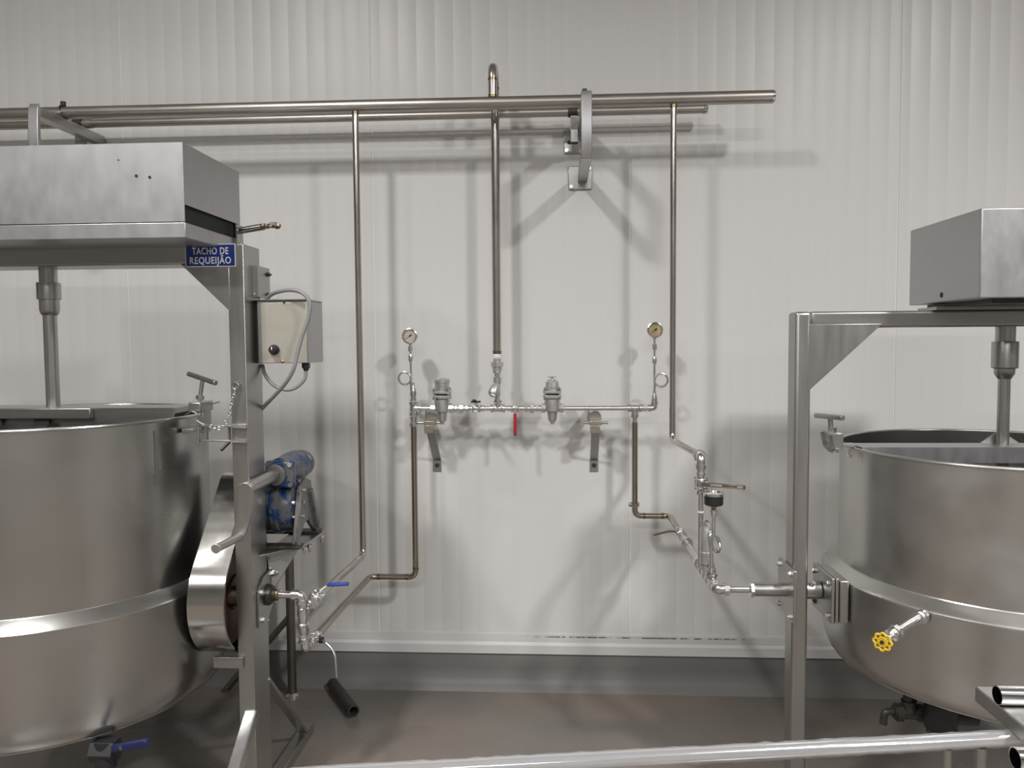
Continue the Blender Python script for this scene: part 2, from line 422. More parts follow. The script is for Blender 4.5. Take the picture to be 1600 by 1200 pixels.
# agitator
def agitator(cx, cy, segs, zbot, label, rin):
    t = thing('agitator', label, 'agitator', (cx, cy, zbot))
    c = Vector((cx, cy, 0))
    for name, prof in segs: MB().lathe(c, Z1, prof, 32, closed=True).build(name, 'frame', t)
    for s in (-1, 1):
        MB().bar((cx + s * (rin - .06), cy - .02, zbot + .42), (cx + s * (rin - .14), cy - .02, zbot + .02), .05, .012).build('paddle', 'inner', t)
    MB().lohi((cx - rin + .13, cy - .03, zbot + .0), (cx + rin - .13, cy - .01, zbot + .045)).build('paddle_arm', 'inner', t)
    for s in (-.13, .03, .17):
        MB().lohi((cx + s, cy - .20, zbot + .03), (cx + s + .035, cy - .185, zbot + .50)).build('scraper_blade', 'black', t)
        MB().lohi((cx + s, cy - .20, zbot + .03), (cx + s + .035, cy - .02, zbot + .05)).build('scraper_arm', 'inner', t)
    return t
zz = lambda v: W(80, v, ZC).z
agitator(LCX, YC, [
    ('drive_stub', [(.028, zz(418)), (.028, zz(442))]),
    ('coupling', [(.0365, zz(442)), (.037, zz(444)), (.037, zz(466)), (.0365, zz(468)), (.031, zz(468.5)), (.031, zz(484)), (.027, zz(491)), (.022, zz(493))]),
    ('shaft', [(.0215, zz(492)), (.0215, .62)])], .62, 'thick agitator shaft with coupling standing in the left kettle', LR)
# bridge bar across the kettle mouth
br = thing('bridge_bar', 'flat stainless bridge bar lying across the mouth of the left kettle', 'bar', (LCX, YC, 1.36))
xe = W(276, 640, 2.45).x; xs = W(146, 645, 2.43).x
bt = W(100, 638, ZC - .108).z; bb = W(100, 655, ZC - .108).z; bf = W(200, 655, ZC - .088).z
MB().lohi((2 * LCX - xe, YC - .085, bt - .022), (xe, YC + .06, bt - .002)).build('plate', 'frameh', br, bevel=.002)
MB().lohi((2 * LCX - xe, YC - .088, bf - .012), (xe, YC - .0855, bt - .001)).build('front_flange', 'frameh', br)
MB().lohi((2 * LCX - xs, YC - .108, bb), (xs, YC - .0885, bt)).build('thick_bar', 'frameh', br, bevel=.003)
for s in (-.16, .0):
    MB().lohi((LCX + s, YC - .10, bb - .022), (LCX + s + .05, YC - .0885, bb - .0005)).build('lug', 'darkmetal', br)

# rim clamp, left kettle
cl = thing('rim_clamp', 'rim clamp with tilted T handle on the right edge of the left kettle', 'clamp', W(313, 640, 2.46))
x0, x1 = W(294, 635, 2.42).x, W(313, 635, 2.42).x
kz = W(303, 644, 2.42).z; kz1 = W(303, 629, 2.42).z
MB().lohi((x0, 2.42 - 3.5, kz), (x1, 2.515 - 3.5, kz1)).build('clamp_block', 'frame', cl, bevel=.003)
MB().lohi((x0 - .03, 2.43 - 3.5, kz - .071), (x1 - .003, 2.50 - 3.5, kz - .056)).build('lower_jaw', 'frame', cl, bevel=.002)
MB().lohi((x1 - .01, 2.44 - 3.5, kz - .06), (x1 - .001, 2.50 - 3.5, kz + .001)).build('clamp_back', 'frame', cl, bevel=.002)
MB().cyl(W(312, 626, 2.45), W(316.5, 592, 2.45), .0068, n=14).build('screw', 'frame', cl)
b = MB(); b.hexnut(W(312.5, 621, 2.45), W(316.5, 592, 2.45) - W(312, 626, 2.45), .013, .012); b.build('nut', 'frame', cl)
MB().cyl(W(295, 584, 2.49), W(337, 598.5, 2.41), .0085, n=18).build('handle', 'frame', cl, bevel=.001)
MB().cyl(W(310, 650, 2.41), W(309, 698, 2.41), .0045, n=10).build('threaded_rod', 'frame', cl)
MB().sweep(spline([W(290, 648, 2.41), W(300, 643, 2.40), W(309, 648, 2.40), W(307, 656, 2.40), W(318, 663, 2.4), W(322, 662, 2.4)], 6), .0024, 8).build('wire_loop', 'frame', cl)
p0 = W(333, 632, 2.50); MB().bar(p0 - X1 * .01, W(343, 628, 2.50), .012, .004, side=(0, 1, 0)).build('tongue', 'frame', cl)

# latch on the post
la = thing('latch_bracket', 'small two-bar latch with slanted pin fixed on the front of the left post', 'latch', W(360, 677, 2.43))
for v in (665, 688):
    MB().bar(W(299, v, 2.425), W(384, v + 1, 2.425), .020, .0055, side=(0, 1, 0)).build('bar', 'frameh', la, bevel=.001)
    MB().cyl(W(362, v + .5, 2.415), W(385, v + 1, 2.415), .006, n=12).build('hinge_pin', 'shiny', la)
for u in (323, 358):
    MB().bar(W(u, 665.5, 2.425), W(u + .5, 688.5, 2.425), .016, .004, side=(0, 1, 0)).build('spacer', 'frame', la)
MB().bar(W(359, 690, 2.42), W(345, 704, 2.40), .008, .010).build('stop_pin', 'darkmetal', la, bevel=.002)
# chain
ch = thing('safety_chain', 'thin steel link chain hanging from an eye on the left post to the rim clamp', 'chain', W(368, 640, 2.415))
MB().torus(W(368, 603, 2.425), (0.2, 1, .1), .011, .0032, 18, 8).build('eye_ring', 'frame', ch)
path = spline([W(368, 608, 2.42), W(363, 625, 2.418), W(359.5, 645, 2.415), W(353, 660, 2.408), W(343, 670, 2.40), W(333, 668, 2.398), W(324, 662, 2.40)], 12)
acc = 0; last = path[0]; nl = 0
for a_, b_ in zip(path, path[1:]):
    acc += (b_ - a_).length
    if acc >= .0135:
        d = (b_ - last).normalized(); mid = (last + b_) / 2; x, y, d = basis(d)
        if nl % 2: x, y = y, x
        L_, r_ = .0055, .0045
        pts = [mid + d * (L_ * .75 * math.sin(2 * PI * k / 14) * 1.35) + x * (r_ * math.cos(2 * PI * k / 14)) for k in range(14)]
        MB().sweep(pts, .0016, 6, closed=True).build('chain_link', 'frame', ch); nl += 1; last = b_; acc = 0

# drive housing on top
hs = thing('drive_housing', 'wide scuffed stainless drive cover box sitting on top of the left frame', 'housing', (LCX, YC, ltop))
zf = 2.215; yf = zf - 3.5; yb = 2.615 - 3.5
hx = W(287, 290, zf).x; hl = 2 * LCX - hx + .0
zt = W(286, 222, zf).z; zb = W(288, 346, zf).z; zs = W(289, 319, zf).z
MB().lohi((hl, yf, zb), (hx, yf + .003, zt)).build('front_panel', 'cover', hs)
MB().lohi((hl, yf + .0031, zt - .003), (hx, yb, zt)).build('top_panel', 'cover', hs)
MB().lohi((hx - .003, yf + .0031, zs), (hx, yb, zt - .0031)).build('side_panel', 'cover', hs)
MB().lohi((hl, yf + .0031, zs), (hl + .003, yb, zt - .0031)).build('side_panel', 'cover', hs)
MB().lohi((hl + .0031, yb - .003, zb), (hx - .0031, yb, zt - .0031)).build('back_panel', 'cover', hs)
zb2 = W(288, 371, zf).z
MB().lohi((hl + .001, yf + .001, zb2), (hx + .001, yb - .002, zb - .002)).build('base_tray', 'cover', hs, bevel=.002)
MB().lohi((hl + .03, yf + .03, zb - .0015), (hx - .012, yb - .03, zt - .03)).build('dark_interior_fill', 'dark', hs)  # near-black box, shade of the open cover interior put in as colour
MB().lohi((hl + .1, PY0 - .05, ltop - .001), (hx - .05, PY1 - .0, zb2 - .0005)).build('mounting_plate', 'frameh', hs)
for u, v in ((213, 275), (234, 277), (185, 250)):
    p = W(u, v, zf); MB().cyl((p.x, yf - .0012, p.z), (p.x, yf + .002, p.z), .0045 if u > 200 else .002, n=12).build('screw_hole', 'dark', hs)
# sign
sg = thing('sign_plate', 'small blue plate lettered TACHO DE REQUEIJÃO on the left frame corner', 'sign', W(329, 418, 2.425))
s0, s1 = W(290, 417.5, 2.431), W(367.5, 380.5, 2.431)
ysg = PY0 - .0035
MB().lohi((s0.x, ysg, s0.z), (s1.x, PY0 - .0012, s1.z)).build('plate', 'signwhite', sg, bevel=.0005)
MB().lohi((s0.x + .003, ysg - .0008, s0.z + .003), (s1.x - .003, ysg - .0001, s1.z - .003)).build('blue_field', 'signblue', sg)
def lettering(txt, cx, y, cz, width, height, m, parent, name='lettering'):
    cu = bpy.data.curves.new('txt', 'FONT'); cu.body = txt; cu.size = 1; cu.align_x = 'CENTER'; cu.offset = .018; cu.space_character = 1.12; cu.extrude = .01
    to = bpy.data.objects.new('txt', cu); COL.objects.link(to)
    dg = bpy.context.evaluated_depsgraph_get(); me = bpy.data.meshes.new_from_object(to.evaluated_get(dg))
    bpy.data.objects.remove(to); bpy.data.curves.remove(cu)
    xs = [v.co.x for v in me.vertices]
    capv = [v.co.y for v in me.vertices]
    sx = width / (max(xs) - min(xs)); sz = height / .72; mx = (max(xs) + min(xs)) / 2
    for v in me.vertices: v.co = Vector(((v.co.x - mx) * sx, -v.co.z * .06, (v.co.y - .36) * sz))
    me.materials.clear(); me.materials.append(M[m])
    o = bpy.data.objects.new(name, me); COL.objects.link(o); o.parent = parent; o.location = Vector((cx, y, cz)) - WLOC[parent.name]
    return o
sw = s1.x - s0.x; sh = s1.z - s0.z; scx = (s0.x + s1.x) / 2
lettering('TACHO DE', scx, ysg - .0009, s0.z + sh * .70, sw * .72, sh * .30, 'signwhite', sg)
lettering('REQUEIJÃO', scx, ysg - .0009, s0.z + sh * .29, sw * .82, sh * .30, 'signwhite', sg)

# cable stub at the top of the post
hsb = thing('conduit_stub', 'short steel conduit stub with frayed brown fitting on top of the left post', 'conduit', W(375, 372, 2.57))
MB().bar(W(373.5, 352, 2.58), W(375, 381, 2.58), .05, .004, side=(0, 1, 0)).build('bracket', 'frame', hsb)
MB().cyl(W(373, 361, 2.57), W(410, 354.5, 2.55), .0115, n=18).build('tube', 'pipe', hsb)
b = MB(); b.hexnut(W(412, 354, 2.55), X1, .012, .008); b.hexnut(W(418, 353.5, 2.55), X1, .009, .01); b.build('gland_nut', 'olive', hsb)
b = MB()
for k in range(5):
    p = W(421 + 3.5 * k, 353 + rnd.uniform(-1.5, 1.5), 2.55); b.box(p, (.012, .016, .013 + .004 * (k % 2)), Matrix.Rotation(rnd.uniform(-.6, .6), 3, 'Y') @ Matrix.Rotation(rnd.uniform(-.6, .6), 3, 'X'))
b.build('fitting', 'olive', hsb, bevel=.001)

# junction bracket and control box
jb = thing('junction_bracket', 'narrow folded steel bracket bolted to the left post above the control box', 'bracket', W(400, 465, 2.52))
ja, jb1 = W(386, 440, 2.50), W(402, 440, 2.50)
z0, z1 = W(400, 464, 2.50).z, W(400, 415, 2.50).z
jx0 = pxr + .0005; jx1 = W(402.5, 440, 2.50).x; jy0 = -.998; jy1 = -.89
MB().lohi((jx0, jy0, z0), (jx1, jy0 + .003, z1)).build('front_plate', 'frame', jb)
MB().lohi((jx1 - .003, jy0 + .0031, z0), (jx1, jy1, z1)).build('side_plate', 'frame', jb)
MB().lohi((jx0, jy0 + .0031, z0), (jx1 - .0031, jy1, z0 + .003)).build('bottom_plate', 'frame', jb)
for dz, r in ((z1 - .022, .006), (z0 + .012, .006)):
    b = MB(); b.hexnut((jx1 + .004, jy1 - .02, dz), X1, r * 1.3, .007); b.cyl((jx1, jy1 - .02, dz), (jx1 + .014, jy1 - .02, dz), r * .6, n=10); b.build('bolt', 'darkmetal', jb)
b = MB(); b.ball((jx0 + .006, jy0 - .001, z0 + .01), .004, d=Y1, sq=.5); b.build('bolt', 'galv', jb)

cb = thing('control_box', 'ivory fronted steel control box with black knob hung on the left post', 'control box', W(445, 570, 2.58))
cx0, cx1 = W(408.5, 520, 2.5).x, W(480, 520, 2.5).x; cy0, cy1 = -1.0, -.83
cz0, cz1 = W(445, 567.5, 2.5).z, W(445, 469.5, 2.5).z
MB().lohi((cx0 - .015, cy0 + .006, cz0), (cx1, cy1, cz1)).build('box_body', 'cover', cb, bevel=.002)
MB().lohi((cx0, cy0, cz0 + .001), (cx1 - .002, cy0 + .0058, cz1 - .006)).build('front_cover', 'ivory', cb, bevel=.0015)
MB().lohi((cx0 - .028, cy0 - .004, cz1 + .0005), (cx1 + .001, cy1 + .001, cz1 + .004)).build('lid', 'frame', cb)
MB().lohi((pxr + .0005, cy0 + .02, cz0 + .0), (cx0 - .0155, cy1 - .02, cz1)).build('mount_plate', 'darkmetal', cb)
kp = W(429, 546.5, 2.5)
b = MB(); b.cyl((kp.x, cy0 - .0005, kp.z), (kp.x, cy0 - .010, kp.z), .0175, .0165, 24); b.cyl((kp.x, cy0 - .010, kp.z), (kp.x, cy0 - .026, kp.z), .013, .0115, 20); k_ = b.build('knob', 'black', cb, bevel=.001)
MB().lohi((kp.x - .0015, cy0 - .0275, kp.z), (kp.x + .0015, cy0 - .0262, kp.z + .010)).build('pointer', 'white', k_)
kq = W(442, 565, 2.5); MB().ball((kq.x, cy0 - .003, kq.z), .006, d=Y1, sq=.6).build('pilot_lamp', 'brass', cb)
b = MB(); kr = W(444, 473, 2.5); b.cyl((kr.x, cy0 - .001, kr.z), (kr.x, cy0 + .002, kr.z), .0035, n=10); b.build('cover_screw', 'ink', cb)
gl = W(478, 569, 2.53); gl.z = cz0
b = MB(); b.hexnut(gl - Z1 * .009, Z1, .014, .017); b.cyl(gl - Z1 * .017, gl - Z1 * .026, .011, .008, 14); b.build('cable_gland', 'black', cb)
# cables
b = MB().sweep(spline([gl - Z1 * .022, W(476, 592, 2.53), W(463, 605, 2.53), W(447, 609, 2.53), W(428, 602, 2.54), W(414, 585, 2.55), W(410, 570, 2.56)], 8), .0062, 12)
b.build('power_cable', 'greycable', label='short grey cable looping beneath the control box from its gland', cat='cable')
b = MB().sweep(spline([W(416, 467, 2.53), W(428, 458, 2.50), W(452, 453, 2.47), W(473, 458, 2.455), W(484, 474, 2.45), W(481, 500, 2.45), W(472, 525, 2.45), W(464, 555, 2.45), W(458, 578, 2.45), W(445, 600, 2.47), W(425, 622, 2.52), W(406, 642, 2.58)], 8), .0068, 12)
b.build('power_cable', 'greycable', label='long grey cable arching over the front of the control box', cat='cable')

# gear reducer
gr = thing('gear_reducer', 'chipped blue and grey worm gear reducer on the platform behind the left post', 'gearbox', W(455, 840, 2.72))
ga = W(430, 742, 2.60); hub = Vector((ga.x, ga.y, ga.z))
MB().box(hub + Vector((.012, .02, .0)), (.105, .03, .095)).build('hub_flange', 'blue', gr, bevel=.012, seg=3)
for sx in (-1, 1):
    for sz in (-1, 1):
        b = MB(); b.hexnut(hub + Vector((.012 + sx * .04, .002, sz * .035)), Y1, .0085, .010); b.build('bolt', 'galv', gr)
MB().lathe(hub + Vector((0, .004, 0)), -Y1, [(.020, 0), (.037, 0), (.037, .010), (.033, .012), (.020, .012)], 28).build('oil_seal', 'bluegrey', gr)
wc = W(447, 790, 2.70)
MB().lathe(Vector((wc.x - .085, wc.y, wc.z)), X1, [(0, 0), (.050, 0), (.085, .012), (.092, .03), (.092, .055), (.098, .058), (.098, .078), (.092, .082), (.092, .115), (.086, .128), (.06, .138), (0, .138)], 32).build('wheel_case', 'blue', gr, ang=30)
for k in range(9):
    a = 2 * PI * k / 9
    b = MB(); b.hexnut((wc.x + .052, wc.y + .075 * math.cos(a), wc.z + .075 * math.sin(a)), X1, .0065, .010); b.build('bolt', 'galv', gr)
ws = W(437, 738, 2.63); we = W(474, 722, 2.86)
MB().lathe(ws, we - ws, [(.030, -.01), (.05, 0), (.052, .06), (.056, .10), (.056, .165), (.050, .178), (.030, .185), (0, .186)], 30).build('worm_housing', 'blue', gr, ang=30)
wd = (we - ws).normalized()
MB().lathe(ws, wd, [(0, .187), (.046, .187), (.050, .19), (.050, .215), (.044, .225), (0, .226)], 28).build('end_cap', 'bluegrey', gr, ang=30)
# foot plates (A shaped) and base feet
fx = W(470, 800, 2.66).x
def aplate(x, yc, half_top, half_bot, zt_, zb_, m, nm):
    pts = [Vector((x, yc - half_bot, zb_)), Vector((x, yc - half_bot + .03, zb_)), Vector((x, yc - .02, zb_ + .055)), Vector((x, yc + .02, zb_ + .055)),
           Vector((x, yc + half_bot - .03, zb_)), Vector((x, yc + half_bot, zb_)), Vector((x, yc + half_top, zt_)), Vector((x, yc, zt_ + .02)), Vector((x, yc - half_top, zt_))]
    return MB().prism(pts, (.014, 0, 0)).build(nm, m, gr, bevel=.002)
aplate(wc.x + .056, wc.y + .015, .058, .122, wc.z + .080, zp + .012, 'bluegrey', 'foot_plate')
aplate(wc.x - .105, wc.y + .015, .045, .105, wc.z + .075, zp + .012, 'blue', 'foot_plate')
MB().bar((wc.x + .068, wc.y - .04, wc.z + .06), (wc.x + .068, wc.y - .09, zp + .013), .012, .018).build('rib', 'bluegrey', gr, bevel=.002)
MB().bar((wc.x + .072, wc.y + .05, wc.z + .05), (wc.x + .078, wc.y + .12, zp + .013), .020, .022).build('rib', 'bluegrey', gr, bevel=.002)
for yy in (-.105, .11):
    MB().lohi((wc.x - .11, wc.y + yy - .022, zp + .0005), (wc.x + .088, wc.y + yy + .028, zp + .0118)).build('foot_bar', 'darkmetal', gr, bevel=.002)
    b = MB(); b.hexnut((wc.x + .076, wc.y + yy + .003, zp + .018), Z1, .011, .012); b.build('bolt', 'bluegrey', gr)
for dy, dz in ((-.03, .06), (-.045, .02), (.045, .045), (.055, .01), (.065, -.03), (-.05, -.03)):
    b = MB(); b.hexnut((wc.x + .073, wc.y + .015 + dy, wc.z + dz), X1, .006, .008); b.build('bolt', 'galv', gr)
# crank
ck = thing('crank_handle', 'grey steel hand crank with curved arm and two rods, in front of the gear reducer', 'crank', W(382, 800, 2.36))
c0 = hub + Vector((0, .0, 0)); c1 = W(386, 763, 2.365)
MB().cyl(c0 - Vector((0, .001, 0)), c1, .0205, n=24).build('shaft', 'frame', ck, bevel=.001)
b = MB(); arm = spline([W(384.5, 765, 2.36), W(383.5, 790, 2.36), W(380, 815, 2.36), W(371, 843, 2.36)], 8)
lf = []; rt = []
for i, p in enumerate(arm):
    d = (arm[min(i + 1, len(arm) - 1)] - arm[max(i - 1, 0)]).normalized(); s_ = Vector((d.z, 0, -d.x)); s_.normalize()
    w_ = .0245 - .004 * i / len(arm); lf.append(p + s_ * w_); rt.append(p - s_ * w_)
d0 = (arm[0] - arm[1]).normalized(); s_ = Vector((-d0.z, 0, d0.x))
cap = [arm[0] + s_ * .0245 * math.cos(a) * (1) + d0 * .0245 * math.sin(a) for a in [PI * k / 8 for k in range(1, 8)]]
outl = lf + list(reversed(rt))
capped = outl + (cap if (cap[0] - outl[-1]).length < (cap[-1] - outl[-1]).length else list(reversed(cap)))
b.prism(capped, (0, -.010, 0)).build('arm', 'frame', ck, bevel=.002)
MB().cyl(W(374, 839, 2.355), W(338, 857, 2.19), .0125, n=20).build('grip', 'frame', ck, bevel=.001)
MB().cyl(W(338, 857, 2.19), W(336.5, 857.8, 2.184), .0145, n=20).build('grip_cap', 'shiny', ck, bevel=.002)

# wheel guard (chain case) beside the kettle trunnion
gd = thing('wheel_guard', 'bright teardrop guard band around a rusty brown wheel beside the left kettle', 'guard', (W(325, 940, 2.4).x, -.955, .60))
gx0, gx1 = W(296.5, 940, 2.37).x, pxl - .006
c1_, r1_ = Vector((0, -.955, .752)), .197; c2_, r2_ = Vector((0, -.845, 1.095)), .05
def hull(r1, r2):
    d = c2_ - c1_; dist = d.length; al = math.atan2(d.z, d.y); th = math.acos((r1 - r2) / dist); pts = []
    n = 40; a0 = al + th; a1 = al + 2 * PI - th
    for k in range(n + 1):
        a = a0 + (a1 - a0) * k / n; pts.append(Vector((0, c1_.y + r1 * math.cos(a), c1_.z + r1 * math.sin(a))))
    n = 16
    for k in range(n + 1):
        a = al - th + 2 * th * k / n; pts.append(Vector((0, c2_.y + r2 * math.cos(a), c2_.z + r2 * math.sin(a))))
    return pts
def shell(mb, po, pi, x0, x1):
    n = len(po); i0 = len(mb.v)
    for P_, x in ((po, x0), (po, x1), (pi, x1), (pi, x0)): mb.v += [Vector((x, p.y, p.z)) for p in P_]
    for k in range(n):
        k2 = (k + 1) % n
        for j in range(4):
            j2 = (j + 1) % 4; mb.f.append((i0 + j * n + k, i0 + j * n + k2, i0 + j2 * n + k2, i0 + j2 * n + k))
po, pi_ = hull(r1_, r2_), hull(r1_ - .004, r2_ - .004)
b = MB(); shell(b, po, pi_, gx0, gx1); b.build('band', 'wheelband', gd, ang=30)
b = MB(); shell(b, hull(r1_ + .0025, r2_ + .0025), hull(r1_ - .006, r2_ - .006), gx1 - .022, gx1 + .001); b.build('edge_hoop', 'wheelband', gd, ang=30)
b = MB(); b.prism([Vector((gx0 + .004, p.y, p.z)) for p in hull(r1_ - .0045, r2_ - .0045)], (.006, 0, 0)); b.build('back_plate', 'darkmetal', gd)
MB().lathe((gx0 + .012, c1_.y, c1_.z), X1, [(0, 0), (.174, 0), (.178, .01), (.178, .055), (.16, .06), (.06, .06), (.055, .068), (0, .068)], 48).build('wheel', 'rust', gd)

# ------------------------------------------------------------------ right kettle machine
ZR = 2.50; YRc = ZR - 3.5
rx0, rx1 = W(1241, 700, 2.46).x, W(1266, 700, 2.46).x; RY0, RY1 = -1.04, -.958
rtop = W(1250, 487, 2.46).z; RCX = W(1569, 600, ZC).x
f2 = thing('kettle_stand', 'low brushed stainless portal stand carrying the right kettle, no sign plate', 'stand', ((rx0 + rx1) / 2, YRc, 0))
MB().lohi((rx0, RY0, 0), (rx1, RY1, rtop)).build('post', 'frame', f2, bevel=.010, seg=3)
ox = 2 * RCX - (rx0 + rx1) / 2
MB().lohi((ox - .025, RY0, 0), (ox + .025, RY1, rtop)).build('post', 'frame', f2, bevel=.010, seg=3)
rb = W(1450, 511, 2.46).z
MB().lohi((rx1 - .001, RY0 + .001, rb), (ox - .024, RY1 - .001, rtop)).build('crossbeam', 'frameh', f2, bevel=.008, seg=3)
g = [W(1265, 613, 2.46), W(1373, 511, 2.46), W(1265, 511, 2.46)]
for p in g: p.y = RY0 - .0006
g[0].x = g[2].x = rx1 - .012; g[1].z = g[2].z = rb + .012; g[1].x += .012
MB().prism(g, (0, .07, 0)).build('corner_gusset', 'frame', f2, bevel=.002)
MB().prism([Vector((2 * RCX - p.x, p.y, p.z)) for p in g], (0, .07, 0)).build('corner_gusset', 'frame', f2, bevel=.003)
# bearing flange on the outside of the post
tz = W(1200, 921, ZR).z; TY = YRc
fl = thing('trunnion_bearing', 'bolted steel flange with stub pipe on the outer side of the right frame post', 'bearing', (rx0 - .06, TY, tz))
xp = rx0 - .0005
y0, y1, zh = TY - .085, TY + .085, .085
pts = [Vector((xp, y0, tz - zh)), Vector((xp, y1 - .01, tz - zh + .012)), Vector((xp, y1, tz - zh + .03)), Vector((xp, y1, tz + zh - .005)), Vector((xp, y1 - .01, tz + zh)), Vector((xp, y0, tz + zh))]
MB().prism(pts, (-.010, 0, 0)).build('flange_plate', 'frame', fl, bevel=.002)
for dy, dz in ((-.06, .07), (.062, .068), (-.06, -.068), (.062, -.065)):
    b = MB(); b.hexnut((xp - .014, TY + dy, tz + dz), X1, .0095, .008); b.ball((xp - .018, TY + dy, tz + dz), .006, d=X1); b.build('bolt', 'galv', fl)
xa, xb = W(1177, 921, ZR).x, W(1228, 921, ZR).x
MB().lathe((xa, TY, tz), X1, [(.010, 0), (.0205, 0), (.0215, .002), (.0215, xp - .010 - xa)], 28).build('stub_pipe', 'frame', fl)
b = MB(); b.hexnut((xa - .006, TY, tz), X1, .026, .010, 6); b.build('lock_nut', 'galv', fl)
# kettle
RR = .478; RZR = 1.256
rk = kettle(RCX, YC, RR, RZR, [[
    ('upper_shell', [(RR, RZR), (RR, .872), (RR + .003, .867)]),
    ('shoulder_band', [(RR + .002, .869), (RR + .006, .866), (RR + .044, .848), (RR + .049, .842), (RR + .050, .836)]),
    ('steam_jacket', [(RR + .050, .838), (RR + .051, .70), (RR + .049, .655), (RR + .042, .612), (RR + .030, .583), (RR + .020, .572)]),
    ('kettle_bottom', [(RR + .0215, .573), (RR + .0205, .569), (RR + .014, .566), (RR - .2, .52), (0, .48)])], .48],
    'large smudged steam kettle in the right low stand, with yellow handwheel valve', 'kettle2')
xj = RCX - RR - .045
MB().cyl((rx1 + .0005, TY, tz), (W(1281, 921, ZR).x, TY, tz), .0285, n=28).build('trunnion', 'frame', rk, bevel=.002)
fx0 = W(1282, 921, ZR).x
for k, dx in enumerate((0, .0125)):
    MB().lohi((fx0 + dx, TY - .100, tz - .075), (fx0 + dx + .010, TY + .075, tz + .068)).build('trunnion_flange', 'frame', rk, bevel=.002)
MB().lohi((fx0 + .0235, TY - .108, tz - .072), (fx0 + .050, TY + .075, tz + .064)).build('trunnion_block', 'frame', rk, bevel=.004)
for dy in (-.080, .055):
    for dz in (-.055, .048):
        b = MB(); b.hexnut((fx0 - .005, TY + dy, tz + dz), X1, .009, .009); b.build('bolt', 'shiny', rk)
b = MB(); b.cyl((rx1 + .02, TY - .02, tz + .022), (rx1 + .02, TY - .03, tz + .034), .006, n=10); b.build('grease_nipple', 'galv', rk)
# agitator
zz = lambda v: W(1570, v, ZC).z
agitator(RCX, YC, [
    ('drive_stub', [(.0285, zz(510)), (.0285, zz(533.5))]),
    ('coupling', [(.037, zz(533.5)), (.038, zz(535)), (.038, zz(574)), (.0365, zz(575)), (.030, zz(576)), (.029, zz(584)), (.019, zz(592))]),
    ('shaft', [(.0178, zz(591)), (.0178, .62)])], .62, 'thinner agitator shaft with coupling standing in the right kettle', RR)
br = thing('bridge_bar', 'bluish steel bridge bar lying across the mouth of the right kettle', 'bar', (RCX, YC, 1.25))
xe = W(1342, 700, 2.46).x; rt = W(1500, 699, ZC - .088).z
MB().lohi((xe, YC - .085, rt - .005), (2 * RCX - xe, YC + .02, rt - .0005)).build('plate', 'frameh', br)
MB().lohi((xe, YC - .0885, W(1500, 723.5, ZC - .088).z), (2 * RCX - xe, YC - .0852, rt)).build('front_flange', 'cover', br)
pts = [Vector((RCX - .06, YC + .015, rt)), Vector((RCX + .06, YC + .015, rt)), Vector((RCX, YC + .015, rt + .042))]
MB().prism(pts, (0, .004, 0)).build('shaft_gusset', 'frame', br)
# clamp
c2 = thing('rim_clamp', 'rim clamp with level T handle on the left edge of the right kettle', 'clamp', W(1300, 700, 2.5))
far = [W(1282, 674, 2.55), W(1300, 675, 2.55), W(1303, 690, 2.55), W(1302, 708, 2.55), W(1296, 706, 2.55), W(1287, 697, 2.55)]
near = [W(1301, 678, 2.46), W(1318, 677, 2.46), W(1318, 699, 2.46), W(1316, 706, 2.46), W(1308, 708, 2.46), W(1303, 700, 2.46)]
for P_, Zp in ((far, 2.55), (near, 2.46)):
    for p in P_: p.y = Zp - 3.5
    MB().prism(P_, (0, .008, 0)).build('cheek', 'frame', c2, bevel=.0015)
ctop = W(1309, 677, 2.46).z
MB().lohi((near[0].x + .001, 2.4685 - 3.5, ctop - .010), (near[1].x - .002, 2.5495 - 3.5, ctop)).build('yoke_top', 'frame', c2, bevel=.001)
sc_ = Vector(((near[0].x + near[1].x) / 2 - .003, 2.505 - 3.5, 0))
MB().cyl((sc_.x, sc_.y, ctop - .06), (sc_.x - .006, sc_.y, W(1298, 650, 2.5).z), .0065, .0085, 14).build('screw', 'frame', c2)
b = MB(); b.hexnut((sc_.x, sc_.y, ctop + .007), Z1, .014, .014); b.build('nut', 'frame', c2)
MB().cyl(W(1275, 649, 2.57), W(1317, 653, 2.44), .0085, n=18).build('handle', 'frame', c2, bevel=.001)
MB().cyl(W(1312, 704, 2.45), W(1300, 701, 2.57), .0065, n=12).build('pivot_pin', 'frame', c2)
MB().lohi((near[1].x - .008, 2.475 - 3.5, RZR + .006), (W(1340, 700, 2.5).x, 2.545 - 3.5, RZR + .011)).build('rim_tongue', 'frame', c2)
b = MB(); p = W(1328, 712, 2.47); b.hexnut(p, Z1, .007, .010); b.cyl(p, p + Z1 * .02, .004, n=8); b.build('bolt', 'galv', c2)
# housing on the right beam
h2 = thing('drive_housing', 'compact stainless drive cover box with one small hole on the right beam', 'housing', (RCX, YC, rtop))
zf = 2.20; yf = zf - 3.5; yb = 2.625 - 3.5
hx0 = W(1532, 400, zf).x; hx1 = 2 * RCX - hx0; hz0 = W(1532, 466, zf).z; hz1 = W(1533, 325, zf).z
MB().lohi((hx0, yf, hz0), (hx1, yb, hz1)).build('cover_box', 'cover', h2, bevel=.004, seg=3)
MB().lohi((hx0 + .05, yf + .03, hz0 - .012), (hx1 - .02, yb - .02, hz0 - .0005)).build('gearbox_base', 'darkmetal', h2)
MB().lohi((hx0 - .0, RY0 - .02, rtop + .0005), (hx1 - .0, RY1 + .02, hz0 - .0125)).build('mounting_plate', 'frameh', h2)
p = W(1474, 466, 2.41); MB().cyl((hx0 - .0012, p.y, hz0 + .022), (hx0 + .002, p.y, hz0 + .022), .008, n=16).build('screw_hole', 'dark', h2)

